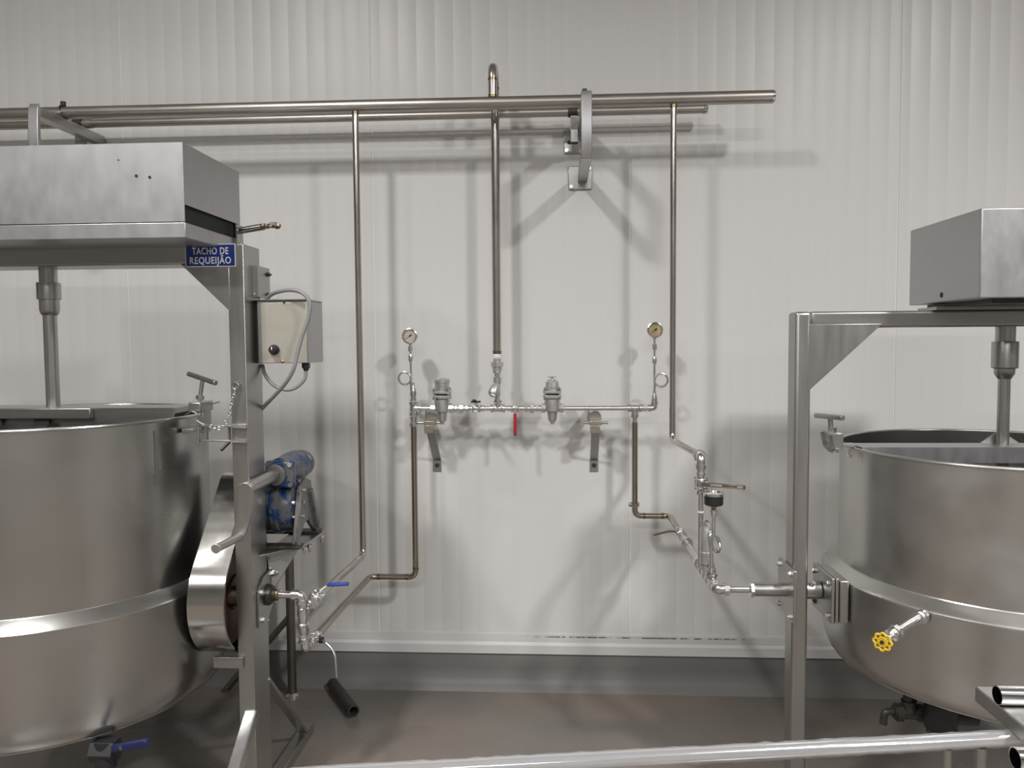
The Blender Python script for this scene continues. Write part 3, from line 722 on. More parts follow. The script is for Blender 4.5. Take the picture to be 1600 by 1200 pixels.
# yellow handwheel valve on the jacket
def hit_cyl(u, v, cx, cy, R):
    d = W(u, v, 1.0) - CAM; ox_, oy_ = CAM.x - cx, CAM.y - cy
    a = d.x ** 2 + d.y ** 2; b_ = 2 * (ox_ * d.x + oy_ * d.y); c = ox_ ** 2 + oy_ ** 2 - R * R
    t = (-b_ - math.sqrt(b_ * b_ - 4 * a * c)) / (2 * a); return CAM + d * t
h = hit_cyl(1443, 962, RCX, YC, RR + .051); nr = Vector((h.x - RCX, h.y - YC, 0)).normalized()
yv = thing('globe_valve', 'small zinc globe valve with scalloped yellow handwheel on the right kettle jacket', 'valve', h)
wz = (h + nr * .10).y + 3.5
whl = W(1379, 1003, wz - .05); mid = W(1400, 988, wz - .015)
MB().run([h - nr * .005, h + nr * .055, mid, mid + (whl - mid) * .35], .0125, .05, 16).build('elbow_pipe', 'galv', yv)
b = MB(); b.lathe(h + nr * .004, nr, [(.0, 0), (.019, 0), (.019, .016), (.0125, .018)], 20); b.hexnut(h + nr * .03, nr, .018, .012, 8); b.build('collar', 'galv', yv)
wdir = (whl - mid).normalized(); wn = (wdir * .6 + (CAM - whl).normalized() * .6).normalized()
b = MB(); b.hexnut(mid, wdir, .020, .014, 8); b.lathe(mid, wdir, [(.017, .008), (.019, .014), (.019, .024), (.012, .03), (.008, .045), (.008, .056)], 20); b.build('bonnet', 'galv', yv)
MB().cyl(mid + wdir * .04, whl + wn * .006, .004, n=10).build('stem', 'galv', yv)
x, y, wn = basis(wn); b = MB()
b.sweep([whl + (x * math.cos(a) + y * math.sin(a)) * (.0215 + .0022 * math.cos(8 * a)) for a in [2 * PI * k / 64 for k in range(64)]], .0032, 8, closed=True)
b.torus(whl, wn, .0115, .0025, 28, 8)
for k in range(8):
    a = 2 * PI * (k + .5) / 8; e = x * math.cos(a) + y * math.sin(a); b.bar(whl + e * .011, whl + e * .020, .0035, .003, side=wn)
b.lathe(whl, wn, [(.011, -.002), (.009, .0015), (.004, .0015)], 20)
hw_ = b.build('handwheel', 'yellow', yv)
b = MB(); b.hexnut(whl + wn * .005, wn, .0055, .006); b.build('wheel_nut', 'darkmetal', hw_)

# fittings hanging under the right kettle
uf = thing('drain_fitting', 'dark drain tee fitting with stub pipe hanging under the right kettle', 'fitting', W(1425, 1115, 2.3))
b = MB(); b.cyl(W(1396, 1112, 2.3), W(1446, 1114, 2.3), .020, n=18); b.hexnut(W(1404, 1113, 2.3), X1, .026, .02); b.hexnut(W(1438, 1114, 2.3), X1, .026, .02)
b.cyl(W(1420, 1094, 2.3), W(1421, 1112, 2.3), .022, n=18); b.cyl((W(1420, 1094, 2.3).x, W(1420, 1094, 2.3).y, .55), W(1420, 1096, 2.3), .016, n=14); b.build('tee', 'darkmetal', uf)
MB().run([W(1396, 1112, 2.3), W(1382, 1112, 2.3), W(1380, 1131, 2.3)], .011, .02).build('stub_pipe', 'darkmetal', uf)
um = thing('discharge_valve', 'black discharge valve block under the right kettle beside the drain tee', 'valve', W(1470, 1130, 2.25))
o = W(1470, 1120, 2.25)
b = MB(); b.cyl((o.x, o.y, .545), o - Z1 * .03, .045, n=24); b.hexnut(o - Z1 * .035, Z1, .040, .02, 8); b.cyl(o, o + X1 * .10 + Z1 * .0, .022, n=16); b.build('valve_body', 'black', um)
b = MB(); b.bar(o + Vector((-.03, -.02, -.035)), o + Vector((-.045, -.03, -.06)), .02, .012); b.build('lever_stub', 'black', um)

# ------------------------------------------------------------------ steel stand in front
st = thing('steel_stand', 'new steel pipe rail with welded side tubes standing in the near foreground', 'stand', (1.0, -1.85, 0))
ra = W(600, 1206, 1.50); k_ = W(1600, 1152.5, 1.0); rbp = W(1600, 1152.5, (CAM.z - ra.z) / (CAM.z - k_.z)); dr = (rbp - ra).normalized()
r0, r1 = ra - dr * .25, rbp + dr * .45
MB().cyl(r0, r1, .0155, n=28).build('rail', 'shiny', st)
zt_b = ra.z + .0515; zb_c = (CAM.z - zt_b) / (CAM.z - W(1523, 1072, 1.0).z); bx0 = W(1523, 1072, zb_c).x; by0 = zb_c - 3.5
rail_y = lambda x_: ra.y + (x_ - ra.x) * dr.y / dr.x
MB().lohi((bx0, -2.25, zt_b - .035), (bx0 + .09, by0, zt_b)).build('side_tube', 'frame', st, bevel=.003)
lx = W(1519, 1180, 1.57).x; lx2 = W(1574, 1180, 1.58).x
MB().cyl((lx, rail_y(lx), 0), (lx, rail_y(lx), ra.z - .0150), .0095, n=16).build('leg', 'frame', st)
MB().cyl((lx2, rail_y(lx2), 0), (lx2, rail_y(lx2), ra.z - .0150), .0125, n=16).build('leg', 'frame', st)
MB().cyl((r0.x + .02, r0.y, 0), (r0.x + .02, r0.y, r0.z - .016), .0165, n=16).build('leg', 'frame', st)
# loose wrinkled film round the rail
b = MB(); n = 90; pts = []; rr = []
for k in range(n):
    t = k / (n - 1); pts.append(r0 + (r1 - r0) * (.03 + .94 * t)); rr.append(.0166 + .0010 * abs(math.sin(k * 1.7)) + .0012 * rnd.random())
i0 = len(b.v); b.sweep(pts, rr, 20, cap=False)
for i in range(len(b.v)):
    c = pts[i // 20]; b.v[i] = c + (b.v[i] - c) * (1 + .06 * math.sin(i * 2.3 + (i // 20) * .9) + .06 * rnd.uniform(-1, 1))
b.build('plastic_film', 'film', st, ang=60)
def loose_tube(u, v, Z, z, L_, r, label):
    p = W(u, v, Z); p.z = z; b = MB(); b.lathe(p, X1, [(r - .002, L_), (r, L_), (r, 0), (r - .002, 0), (r - .002, L_)], 32)
    b.build('steel_tube', 'shiny', label=label, cat='tube')
loose_tube(1558, 1087, (CAM.z - zt_b - .0205) / (CAM.z - W(1558, 1087, 1.0).z), zt_b + .0215, .55, .021, 'mirror bright round tube lying across the side arm of the foreground stand')
loose_tube(1586, 1186, (CAM.z - zt_b - .0205) / (CAM.z - W(1586, 1186, 1.0).z), zt_b + .0215, .45, .021, 'bright round tube in the bottom right corner, nearest to the viewer')

# post with braces by the wall behind the left machine
rs = thing('floor_stand', 'slim dark round-legged stand with slanted braces by the wall behind left machine', 'stand', W(455, 1086, 3.36))
lf_ = W(455, 1000, 3.36); 
MB().cyl((lf_.x, lf_.y, .0), (lf_.x, lf_.y, .66), .0195, n=20).build('leg', 'dull', rs)
MB().lathe((lf_.x, lf_.y, 0), Z1, [(0, 0), (.036, 0), (.036, .007), (.0205, .016)], 24).build('foot', 'galv', rs)
MB().cyl((lf_.x - .62, lf_.y, .0), (lf_.x - .62, lf_.y, .66), .0195, n=20).build('leg', 'dull', rs)
MB().lathe((lf_.x - .62, lf_.y, 0), Z1, [(0, 0), (.036, 0), (.036, .007), (.0205, .016)], 24).build('foot', 'galv', rs)
MB().cyl((lf_.x - .62, lf_.y, .64), (lf_.x, lf_.y, .64), .018, n=16).build('top_rail', 'dull', rs)
MB().cyl((lf_.x - .01, lf_.y, .36), (lf_.x - .30, lf_.y, .03), .015, n=14).build('brace', 'dull', rs)
# pipe lying on the floor
e0, e1 = W(553, 1138, 3.17), W(520, 1090, 3.43); e0.z = e1.z = .0265
MB().lathe(e0, e1 - e0, [(.019, (e1 - e0).length), (.026, (e1 - e0).length), (.026, 0), (.019, 0), (.019, (e1 - e0).length)], 28).build('pipe_offcut', 'plastic_pipe', label='dark grey pipe offcut lying on the floor by the wall', cat='pipe')

# ------------------------------------------------------------------ overhead headers
ZH, ZB, ZM = 3.22, 3.40, 3.34
YH, YB, YM = ZH - 3.5, ZB - 3.5, ZM - 3.5
p0, p1 = W(0, 179, ZH), W(1210, 151, ZH); dh = (p1 - p0).normalized(); p0 = p0 - dh * 1.3
hd = thing('steam_header', 'thick matt steel steam header along the wall top, front of the two', 'pipe', (0, YH, p1.z - .03))
HR = .0262
MB().cyl(p0, p1 - dh * .012, HR, n=32).build('pipe', 'header', hd)
MB().lathe(p1 - dh * .0118, dh, [(HR + .0003, 0), (HR + .0003, .008), (HR - .002, .011), (HR - .012, .0125), (0, .0125)], 32).build('end_cap', 'pipe', hd)
def on_header(x): return p0 + dh * ((x - p0.x) / dh.x)
q0, q1 = W(0, 196.5, ZB), W(1106, 170, ZB); dq = (q1 - q0).normalized(); q0 = q0 - dq * 1.3
h2_ = thing('return_header', 'thinner steel header pipe behind the thick steam header', 'pipe', (0, YB, q1.z - .03))
BR = .0185
MB().cyl(q0, q1 - dq * .018, BR, n=28).build('pipe', 'header', h2_)
MB().lathe(q1 - dq * .0178, dq, [(BR + .002, 0), (BR + .002, .012), (BR - .001, .016), (0, .0165)], 28).build('end_cap', 'pipe', h2_)
jx = W(140, 190, ZB).x; jp = q0 + dq * ((jx - q0.x) / dq.x)
MB().cyl(jp - dq * .012, jp + dq * .012, BR + .003, n=28).build('joint_sleeve', 'frame', h2_)
jx = W(92, 176, ZH).x; jp = on_header(jx)
# gooseneck feed
gx = W(774.5, 300, ZM).x; hz = on_header(gx)
gn = thing('gooseneck_pipe', 'steam feed pipe arching over the header and dropping to the manifold centre', 'pipe', (gx, YM, 1.5))
zt = W(772, 98, 3.26).z - .0185; zb = W(778, 553, ZM).z; GR = .0185
MB().run([(gx, YH, hz.z + HR - .004), (gx, YH, zt), (gx, YM, zt), (gx, YM, zb)], GR, .062, 24, 10).build('pipe', 'pipe', gn)
for y in (YH, YM):
    MB().cyl((gx, y, zt - .062 - .006), (gx, y, zt - .062 + .004), GR + .0007, n=24).build('weld_ring', 'heat', gn)
MB().cyl((gx, YH, hz.z + HR - .003), (gx, YH, hz.z + HR + .006), GR + .0012, n=24).build('weld_ring', 'heat', gn)
MB().cyl((gx, YM, zb), (gx, YM, zb + .014), GR + .0006, n=24).build('heat_band', 'heat', gn)
MB().cyl((gx, YM, zb - .0125), (gx, YM, zb - .0002), GR + .0012, n=24).build('tape_band', 'white', gn)

def header_bracket(x, label, zoff=0):
    c = on_header(x); t = thing('pipe_bracket', label, 'bracket', (x, -.22, c.z - .3), 'wall brackets under the headers')
    zu = c.z - HR - .022; zl = zu - .205; w = .042; yfr = -.46
    MB().lohi((x - w / 2, yfr, zu - .021), (x + w / 2, -.0105, zu + .0205)).build('upper_arm', 'frame', t, bevel=.003)
    MB().lohi((x - w / 2, yfr, zl - .021), (x + w / 2, -.0105, zl + .021)).build('lower_arm', 'frame', t, bevel=.003)
    pts = [(x - w / 2 - .0005, yfr - .0005, zl - .022), (x - w / 2 - .0005, yfr - .014, zl + .01), (x - w / 2 - .0005, yfr - .020, (zu + zl) / 2), (x - w / 2 - .0005, yfr - .014, zu + .005), (x - w / 2 - .0005, yfr - .0005, zu + .034), (x - w / 2 - .0005, yfr + .0, zl)]
    MB().prism([Vector(p) for p in pts[:5]], (w + .001, 0, 0)).build('front_bar', 'cover', t, bevel=.003)
    for z, dx in ((zu - .045, -.030), (zl, -.01)):
        MB().lohi((x + dx - .053, -.010, z - .052), (x + dx + .053, -.0005, z + .052)).build('wall_plate', 'frame', t, bevel=.003)
        for sx in (-1, 1):
            b = MB(); b.hexnut((x + dx + sx * .040, -.014, z + sx * .040), Y1, .009, .008); b.build('bolt', 'galv', t)
    # pipe saddles
    b = MB(); b.sweep([c + Vector((0, (HR + .004) * math.cos(a), (HR + .004) * math.sin(a))) for a in [PI * k / 12 - .15 for k in range(15)]], .004, 8); b.build('saddle', 'darkmetal', t)
    b = MB(); b.lohi((x - .012, c.y - HR - .018, c.z - .014), (x + .012, c.y - HR - .002, c.z - .001)); b.build('saddle_ear', 'frame', t, bevel=.002)
    b = MB(); b.lohi((x - .010, c.y - .004, c.z + HR + .003), (x + .010, c.y + .01, c.z + HR + .024)); b.build('saddle_screw', 'darkmetal', t, bevel=.003)
    cq = q0 + dq * ((x - q0.x) / dq.x)
    b = MB(); b.lathe(cq - dq * .065, dq, [(BR + .001, 0), (BR + .004, 0), (BR + .004, .04), (BR + .001, .04)], 24); b.build('pipe_sleeve', 'darkmetal', t)
    MB().lohi((x - .055, cq.y - .02, zu - .075), (x - w / 2 - .001, cq.y + .02, cq.z - BR - .002)).build('clamp_block', 'frame', t, bevel=.002)
    MB().cyl((x - .068, cq.y, zu - .072), (x - .022, cq.y, zu - .072), .008, n=12).build('stud', 'darkmetal', t)
header_bracket(W(916, 200, 3.06).x, 'two-armed wall bracket holding the headers, above the right half of the pipework')
header_bracket(W(56, 205, 3.04).x, 'two-armed wall bracket holding the headers, rising behind the left drive cover')

# ------------------------------------------------------------------ fittings
def coupler(mb, p, d, r, L, bead=.003, n=20):
    d = Vector(d).normalized()
    return mb.lathe(Vector(p) - d * L / 2, d, [(r * .8, 0), (r + bead, 0), (r + bead, L * .22), (r, L * .28), (r, L * .72), (r + bead, L * .78), (r + bead, L), (r * .8, L)], n, closed=True)
def tee(mb, c, d, e, r, L, n=20):
    coupler(mb, c, d, r, L, n=n)
    e = Vector(e).normalized(); c = Vector(c)
    return mb.lathe(c, e, [(r, 0), (r, L * .36), (r + .003, L * .40), (r + .003, L * .54), (r * .8, L * .54)], n, closed=True)
def elbow(mb, c, d0, d1, r, L, n=20):
    """c = corner, d0/d1 = outgoing directions"""
    d0, d1, c = Vector(d0).normalized(), Vector(d1).normalized(), Vector(c)
    mb.sweep(rounded([c + d0 * L, c, c + d1 * L], L * .8, 8), r, n)
    for d in (d0, d1): mb.lathe(c + d * (L - .010), d, [(r * .8, 0), (r + .0035, 0), (r + .0035, .012), (r * .8, .012)], n, closed=True)
    return mb
def union(mb, c, d, r, n=18):
    c, d = Vector(c), Vector(d).normalized()
    mb.hexnut(c, d, r * 1.75, r * 1.5, 8); mb.lathe(c - d * r * 2, d, [(r * .8, 0), (r * 1.12, 0), (r * 1.12, r * 4), (r * .8, r * 4)], n, closed=True)
    mb.hexnut(c - d * r * 1.9, d, r * 1.28, r * .9, 8); mb.hexnut(c + d * r * 1.9, d, r * 1.28, r * .9, 8)
    return mb
def three_piece_valve(t, c, d, up, r, m='galv'):
    """body with two square flanges and four tie bolts, stem along `up`"""
    c, d, up = Vector(c), Vector(d).normalized(), Vector(up).normalized(); s = d.cross(up)
    R = Matrix((d, s, up)).transposed()
    MB().lathe(c - d * r * 1.3, d, [(r * 1.1, 0), (r * 1.35, r * .5), (r * 1.42, r * 1.3), (r * 1.35, r * 2.1), (r * 1.1, r * 2.6)], 20, closed=True).build('valve_body', m, t)
    for k in (-1, 1):
        MB().box(c + d * (k * r * 1.15), (r * .55, r * 2.9, r * 2.9), R).build('end_flange', m, t, bevel=r * .25)
        b = MB(); b.lathe(c + d * (k * r * 1.4), d * k, [(r * 1.1, 0), (r * 1.1, r * .8), (r * 1.3, r * .9), (r * 1.3, r * 1.7), (r * .9, r * 1.7)], 20, closed=True); b.build('end_hub', m, t)
    for a in (-1, 1):
        for b_ in (-1, 1):
            o_ = c + s * (a * r * 1.1) + up * (b_ * r * 1.1)
            b = MB(); b.cyl(o_ - d * r * 1.75, o_ + d * r * 1.75, r * .2, n=8)
            for k in (-1, 1): b.hexnut(o_ + d * (k * r * 1.6), d, r * .36, r * .36)
            b.build('tie_bolt', m, t)
    b = MB(); b.cyl(c + up * r, c + up * r * 2.1, r * .55, n=14); b.hexnut(c + up * r * 2.2, up, r * .62, r * .4); b.build('stem', m, t)
    return c + up * r * 2.2

zm = W(800, 638, ZM).z
PX = lambda u, v=638, Z=ZM: W(u, v, Z).x
mp = lambda u, dz=0.0: Vector((PX(u), YM, zm + dz))
MR = .0108   # manifold pipe radius
mf = thing('manifold_pipe', 'bright zinc horizontal manifold pipe with tees, unions and nipples on the wall', 'pipe', (PX(830), YM, zm - .03))
def seg(u0, u1, r=MR): MB().cyl(mp(u0), mp(u1), r, n=20).build('pipe_piece', 'galv', mf)
seg(652, 680); seg(704, 736); seg(752, 772); seg(784, 798); seg(812, 850); seg(876, 988); seg(996, 1016)
b = MB(); tee(b, mp(646), Z1, X1, .0155, .062); b.build('tee', 'galv', mf)
b = MB(); coupler(b, mp(646, .052), Z1, .0125, .035); b.lathe(mp(646, .07), Z1, [(.014, 0), (.014, .01), (.008, .026), (.0065, .045)], 18, closed=True); b.build('reducer', 'galv', mf)
b = MB(); coupler(b, mp(646, -.052), Z1, .0135, .035); b.hexnut(mp(646, -.072), Z1, .019, .014, 8); b.build('coupling', 'galv', mf)
b = MB(); union(b, mp(721), X1, .0125); b.build('union', 'galv', mf)
b = MB(); union(b, mp(831), X1, .0125); b.build('union', 'galv', mf)
b = MB(); tee(b, mp(778), X1, Z1, .0158, .064); b.build('tee', 'galv', mf)
b = MB(); coupler(b, mp(706), X1, .0135, .022); b.build('coupling', 'galv', mf)
b = MB(); coupler(b, mp(846), X1, .0135, .022); b.build('coupling', 'galv', mf)
b = MB(); tee(b, mp(992), X1, -Z1, .0145, .066); b.build('tee', 'galv', mf)
b = MB(); b.hexnut(mp(1008), X1, .0165, .014, 8); b.build('nipple', 'galv', mf)
b = MB(); elbow(b, mp(1022.5), -X1, Z1, .0135, .026); b.build('elbow', 'galv', mf)
b = MB(); b.lathe(mp(1022.5, .026), Z1, [(.012, 0), (.0135, .004), (.0135, .016), (.008, .034), (.0065, .05)], 18, closed=True); b.build('reducer', 'galv', mf)
b = MB(); b.cyl(mp(992, -.034), mp(992, -.068), .0105, n=18); b.hexnut(mp(992, -.037), Z1, .0175, .008, 8); b.build('nipple', 'galv', mf)

# feed column: union, Y strainer
fc = thing('y_strainer', 'zinc strainer and union column between the gooseneck pipe and manifold tee', 'strainer', mp(778, .035))
zv = lambda v: W(778, v, ZM).z
cv = lambda v: Vector((gx, YM, zv(v)))
b = MB(); b.cyl(cv(560.5), cv(568), .0168, n=22); b.hexnut(cv(569.5), Z1, .0275, .020, 8); b.cyl(cv(573), cv(579), .021, n=22); b.build('union', 'cast', fc)
b = MB(); b.lathe(cv(579), -Z1, [(.019, 0), (.020, .008), (.014, .014), (.014, .026), (.018, .03)], 22, closed=True); b.build('nipple', 'galv', fc)
b = MB(); b.lathe(cv(590), -Z1, [(.0175, 0), (.0175, .022), (.014, .03), (.013, .07), (.0125, .082)], 22, closed=True)
s0_ = cv(598); s1_ = W(771, 613, ZM - .02)
b.lathe(s0_, s1_ - s0_, [(.013, 0), (.020, .02), (.023, .038), (.0235, .052), (.020, .06), (.010, .064), (0, .065)], 22); b.build('strainer_body', 'cast', fc)
b = MB(); b.hexnut(s1_ + (s1_ - s0_).normalized() * .012, s1_ - s0_, .017, .012); b.build('strainer_cap', 'cast', fc)
b = MB(); b.cyl(cv(616), cv(627), .0115, n=18); b.hexnut(cv(627), Z1, .0165, .012, 8); b.build('lower_nipple', 'galv', fc)

# pressure regulators
def regulator(u, top, label):
    c = mp(u); t = thing('pressure_regulator', label, 'regulator', c - Z1 * .066, 'pressure regulators on the manifold')
    MB().lathe(c, Z1, [(0, -.070), (.008, -.070), (.009, -.060), (.014, -.058), (.019, -.050), (.022, -.022), (.023, -.016), (.033, -.012), (.035, .004), (.034, .040), (.030, .042)], 32, closed=True).build('lower_body', 'cast', t)
    for z in (.048, .066):
        pts = []
        for k in range(32):
            a = 2 * PI * k / 32; r = .041 + .008 * max(0, math.cos(4 * (a - PI / 4)))
            pts.append(c + Vector((r * math.cos(a), r * math.sin(a), z)))
        MB().prism(pts, (0, 0, .011)).build('flange', 'cast', t, bevel=.0015)
    for a in range(4):
        an = PI / 4 + a * PI / 2; o_ = c + Vector((.043 * math.cos(an), .043 * math.sin(an), 0))
        b = MB(); b.cyl(o_ + Z1 * .040, o_ + Z1 * .092, .004, n=8); b.hexnut(o_ + Z1 * .082, Z1, .008, .007); b.hexnut(o_ + Z1 * .044, Z1, .008, .007); b.build('flange_bolt', 'galv', t)
    MB().lathe(c, Z1, [(.03, .060), (.03, .0655)], 28, closed=True).build('gasket', 'ink', t)
    if top == 'round':
        MB().lathe(c, Z1, [(.031, .0775), (.032, .10), (.032, .112), (.035, .115), (.035, .126), (.030, .131), (.024, .133), (0, .133)], 32, closed=False).build('spring_cap', 'cast', t)
        for k in (-1, 1): MB().ball(c + Vector((k * .010, -.014, .133)), .007, sq=.6).build('adjuster_screw', 'galv', t)
    else:
        b = MB(); b.lathe(c, Z1, [(.030, .0775), (.031, .085), (.029, .10), (.028, .114), (.020, .124), (.010, .128), (0, .128)], 12)
        b.build('spring_cap', 'cast', t, ang=20)
        b = MB(); b.cyl(c + Z1 * .125, c + Z1 * .138, .005, n=10); b.cyl(c + Vector((-.018, 0, .136)), c + Vector((.018, 0, .136)), .003, n=8); b.build('adjuster_screw', 'galv', t)
    for k in (-1, 1):
        b = MB(); b.hexnut(c + X1 * (k * .039), X1, .021, .020, 8); b.cyl(c + X1 * (k * .03), c + X1 * (k * .05), .0135, n=18); b.build('port', 'galv', t)
regulator(691, 'round', 'silver pressure regulator with round cap on the left end of the manifold')
regulator(863, 'facet', 'silver pressure regulator with faceted bonnet on the manifold, right of the red handle')

# ball valves on the manifold
v1 = thing('ball_valve', 'small three-piece ball valve on the manifold, left of the strainer column', 'valve', mp(744, -.02))
tp = three_piece_valve(v1, mp(744), X1, Z1, .0115)
b = MB(); b.bar(tp + Vector((-.022, 0, .004)), tp + Vector((.020, 0, .004)), .012, .008, side=(0, 1, 0)); b.bar(tp + Vector((-.006, .0, .010)), tp + Vector((.004, -.13, .022)), .016, .004); b.build('lever', 'darkmetal', v1, bevel=.001)
v2 = thing('ball_valve', 'ball valve with red sleeved lever hanging straight down from the manifold', 'valve', mp(805, -.02))
tp = three_piece_valve(v2, mp(805), X1, -Y1, .0105)
hz0_ = W(805, 650, ZM - .03); hz1_ = W(805.5, 679, ZM - .035); hz0_.x = hz1_.x = PX(805.3); hh = tp.y - .004
lv_ = MB().bar((PX(805), hh, zm + .006), (hz0_.x, hh, hz0_.z), .011, .004).build('lever', 'galv', v2)
MB().bar((PX(805.3), hh, W(805, 645, ZM).z), (hz1_.x, hh, hz1_.z), .0145, .009).build('lever_sleeve', 'red', lv_, bevel=.003)
MB().bar((hz1_.x, hh, hz1_.z - .0002), (hz1_.x, hh, hz1_.z - .006), .013, .008).build('sleeve_tip', 'bluegrip', lv_, bevel=.002)

# gauges
def siphon(u, vb, vt, ring_u, ring_v, rr_px, label):
    t0 = thing('siphon_tube', label, 'tube', W(u, vb, ZM), 'pigtail siphons under the gauges')
    R = rr_px * ZM / 1200; c = W(ring_u, ring_v, ZM); sgn = 1 if ring_u > u else -1
    base, top = W(u, vb, ZM), W(u, vt, ZM); top.x = base.x
    cx = base.x + sgn * R; pts = [base]
    a0 = PI if sgn > 0 else 0
    for k in range(41):
        a = a0 + sgn * 2 * PI * k / 40 * -1
        pts.append(Vector((cx + R * math.cos(a), YM + .010 * (k / 40 - .5), c.z + R * math.sin(a) * (1 if True else 1))))
    # enter the ring from below, leave it upward
    pts.append(top)
    MB().sweep(pts, .0050, 10).build('coil', 'galv', t0)
    b = MB(); b.lathe(top, Z1, [(.006, -.004), (.0085, 0), (.0105, .008), (.0105, .022), (.0075, .03)], 16, closed=True); b.build('union_nut', 'galv', t0)
    return top + Z1 * .03
def gauge(tp, cz_px, cu, dial, label):
    c = W(cu, cz_px, ZM - .02); t = thing('pressure_gauge', label, 'gauge', Vector((tp.x, YM, tp.z)), 'pressure gauges over the manifold')
    zb_ = c.z - .032
    b = MB(); b.cyl((tp.x, YM, tp.z), (tp.x, YM, zb_ + .006), .0052, n=12); m_ = (tp.z + zb_) / 2; b.hexnut((tp.x, YM, m_), Z1, .0105, min(.022, (zb_ - tp.z) * .6)); b.lathe((tp.x, YM, zb_ - .008), Z1, [(.004, 0), (.009, .002), (.009, .010), (.005, .012)], 14, closed=True); b.build('stem', 'galv', t)
    o = Vector((tp.x, YM, c.z))
    MB().lathe(o + Y1 * .016, -Y1, [(0, 0), (.028, 0), (.031, .003), (.031, .026), (.034, .028), (.034, .035), (.0295, .037), (.0275, .033)], 40).build('case', 'galv', t, ang=30)
    dl_ = MB().lathe(o - Y1 * .0145, -Y1, [(0, .001), (.0285, .001), (.0285, 0)], 36).build('dial', dial, t)
    f = o - Y1 * .0162; a = math.radians(215)
    e = Vector((math.cos(a), 0, math.sin(a)))
    b = MB(); b.bar(f - e * .008, f + e * .020, .0026, .0008, side=(0, 1, 0)); b.bar(f - e * .010, f - e * .002, .006, .001, side=Vector((-e.z, 0, e.x))); b.cyl(f + Y1 * .0006, f - Y1 * .001, .003, n=12); b.build('needle', 'ink', dl_)
    b = MB()
    for k in range(11):
        an = math.radians(225 - 27 * k); ee = Vector((math.cos(an), 0, math.sin(an))); b.bar(f + ee * .0205 + Y1 * .0004, f + ee * .0245 + Y1 * .0004, .0011, .0006, side=Vector((-ee.z, 0, ee.x)))
    for k in range(36):
        an = math.radians(225 - 270 * k / 36); an2 = math.radians(225 - 270 * (k + 1) / 36)
        b.bar(f + Y1 * .0004 + Vector((math.cos(an), 0, math.sin(an))) * .0252, f + Y1 * .0004 + Vector((math.cos(an2), 0, math.sin(an2))) * .0252, .0008, .0006, side=(0, 1, 0))
    b.build('scale_marks', 'ink', dl_)
tp = siphon(642.5, 617, 564, 635, 591, 9.8, 'pigtail siphon tube with ring to its left, under the left gauge')
gauge(tp, 525, 640, 'dial', 'round steel pressure gauge with cream dial at the left end of the manifold')
tp = siphon(1022.5, 617, 568, 1033, 594, 10.2, 'pigtail siphon tube with ring to its right, under the right gauge')
gauge(tp, 515.5, 1024, 'dialy', 'round steel pressure gauge with yellowed dial at the right end of the manifold')

# manifold brackets
def manifold_bracket(ub, ut, label, flip):
    pw = W(ub, 726, 3.5); x = pw.x; t = thing('manifold_bracket', label, 'bracket', (x, -.1, pw.z - .04), 'flat bar brackets under the manifold')
    xt = W(ut, 665, ZM - .03).x; zt_ = W(ut, 668, ZM).z; yt = YM - .02; ww = .037
    MB().lohi((x - ww / 2, -.0065, pw.z - .03), (x + ww / 2, -.0005, pw.z + .026)).build('wall_plate', 'frame', t, bevel=.001)
    b = MB(); b.hexnut((x, -.010, pw.z - .002), Y1, .011, .007); b.build('bolt', 'darkmetal', t)
    MB().bar((x, -.006, pw.z + .022), (xt, yt + .012, zt_ - .008), ww, .006).build('strut', 'frame', t, bevel=.001)
    zc = W(ut, 661, ZM - .03).z
    MB().lohi((xt - .026, yt - .006, zc - .010), (xt + .026, yt + .05, zc + .008)).build('saddle_block', 'gold', t, bevel=.002)
    MB().lohi((xt - .024, yt - .008, zc - .045), (xt + .018, yt - .002, zc - .0105)).build('front_tab', 'gold', t, bevel=.002)
    pts = [Vector((xt - .027, yt + .052, zc + .0085)), Vector((xt + .027, yt + .052, zc + .0085))] + [Vector((xt + .027 * math.cos(a), yt + .052, zc + .022 + .026 * math.sin(a))) for a in [PI * k / 10 for k in range(11)]]
    MB().prism(pts, (0, .006, 0)).build('round_plate', 'frame', t, bevel=.001)
    MB().lohi((xt - .030, yt + .058, zc - .01), (xt - .024, -.0007, zm - MR - .002)).build('side_plate', 'frame', t, bevel=.001)
    MB().cyl((xt - .055, yt + .02, zc - .002), (xt + .055, yt + .02, zc - .002), .006, n=12).build('stud', 'frame', t)
manifold_bracket(683.5, 671, 'flat steel bracket holding the manifold below the left regulator', 0)
manifold_bracket(928, 931, 'flat steel bracket holding the manifold right of the faceted regulator', 0)

# ------------------------------------------------------------------ drop pipes
DR = .0138
def weld(mb_list, parent):
    for p, d, r in mb_list: MB().cyl(Vector(p) - Vector(d).normalized() * .006, Vector(p) + Vector(d).normalized() * .006, r + .0006, n=20).build('weld_ring', 'heat', parent)
ZQ = 2.545; YQ = ZQ - 3.5
# left trunnion column
colx = W(474, 975, ZQ).x; ztr = W(430, 929, ZQ).z
lx_ = W(561, 500, ZH).x; hz = on_header(lx_)
zlow = W(566, 868, ZH).z
va = W(493, 936, 2.61); ve = W(478, 948, ZQ)
dl = thing('drop_pipe', 'tall left drop pipe from the steam header, bending forward at the bottom', 'pipe', (lx_, YH, zlow))
vin = Vector((va.x, va.y, va.z))
MB().run([(lx_, YH, hz.z - HR + .003), (lx_, YH, zlow), vin + (Vector((lx_, YH, zlow)) - vin).normalized() * .055], DR, .045, 20, 8).build('pipe', 'pipe', dl)
weld([((lx_, YH, hz.z - HR - .002), Z1, DR)], dl)
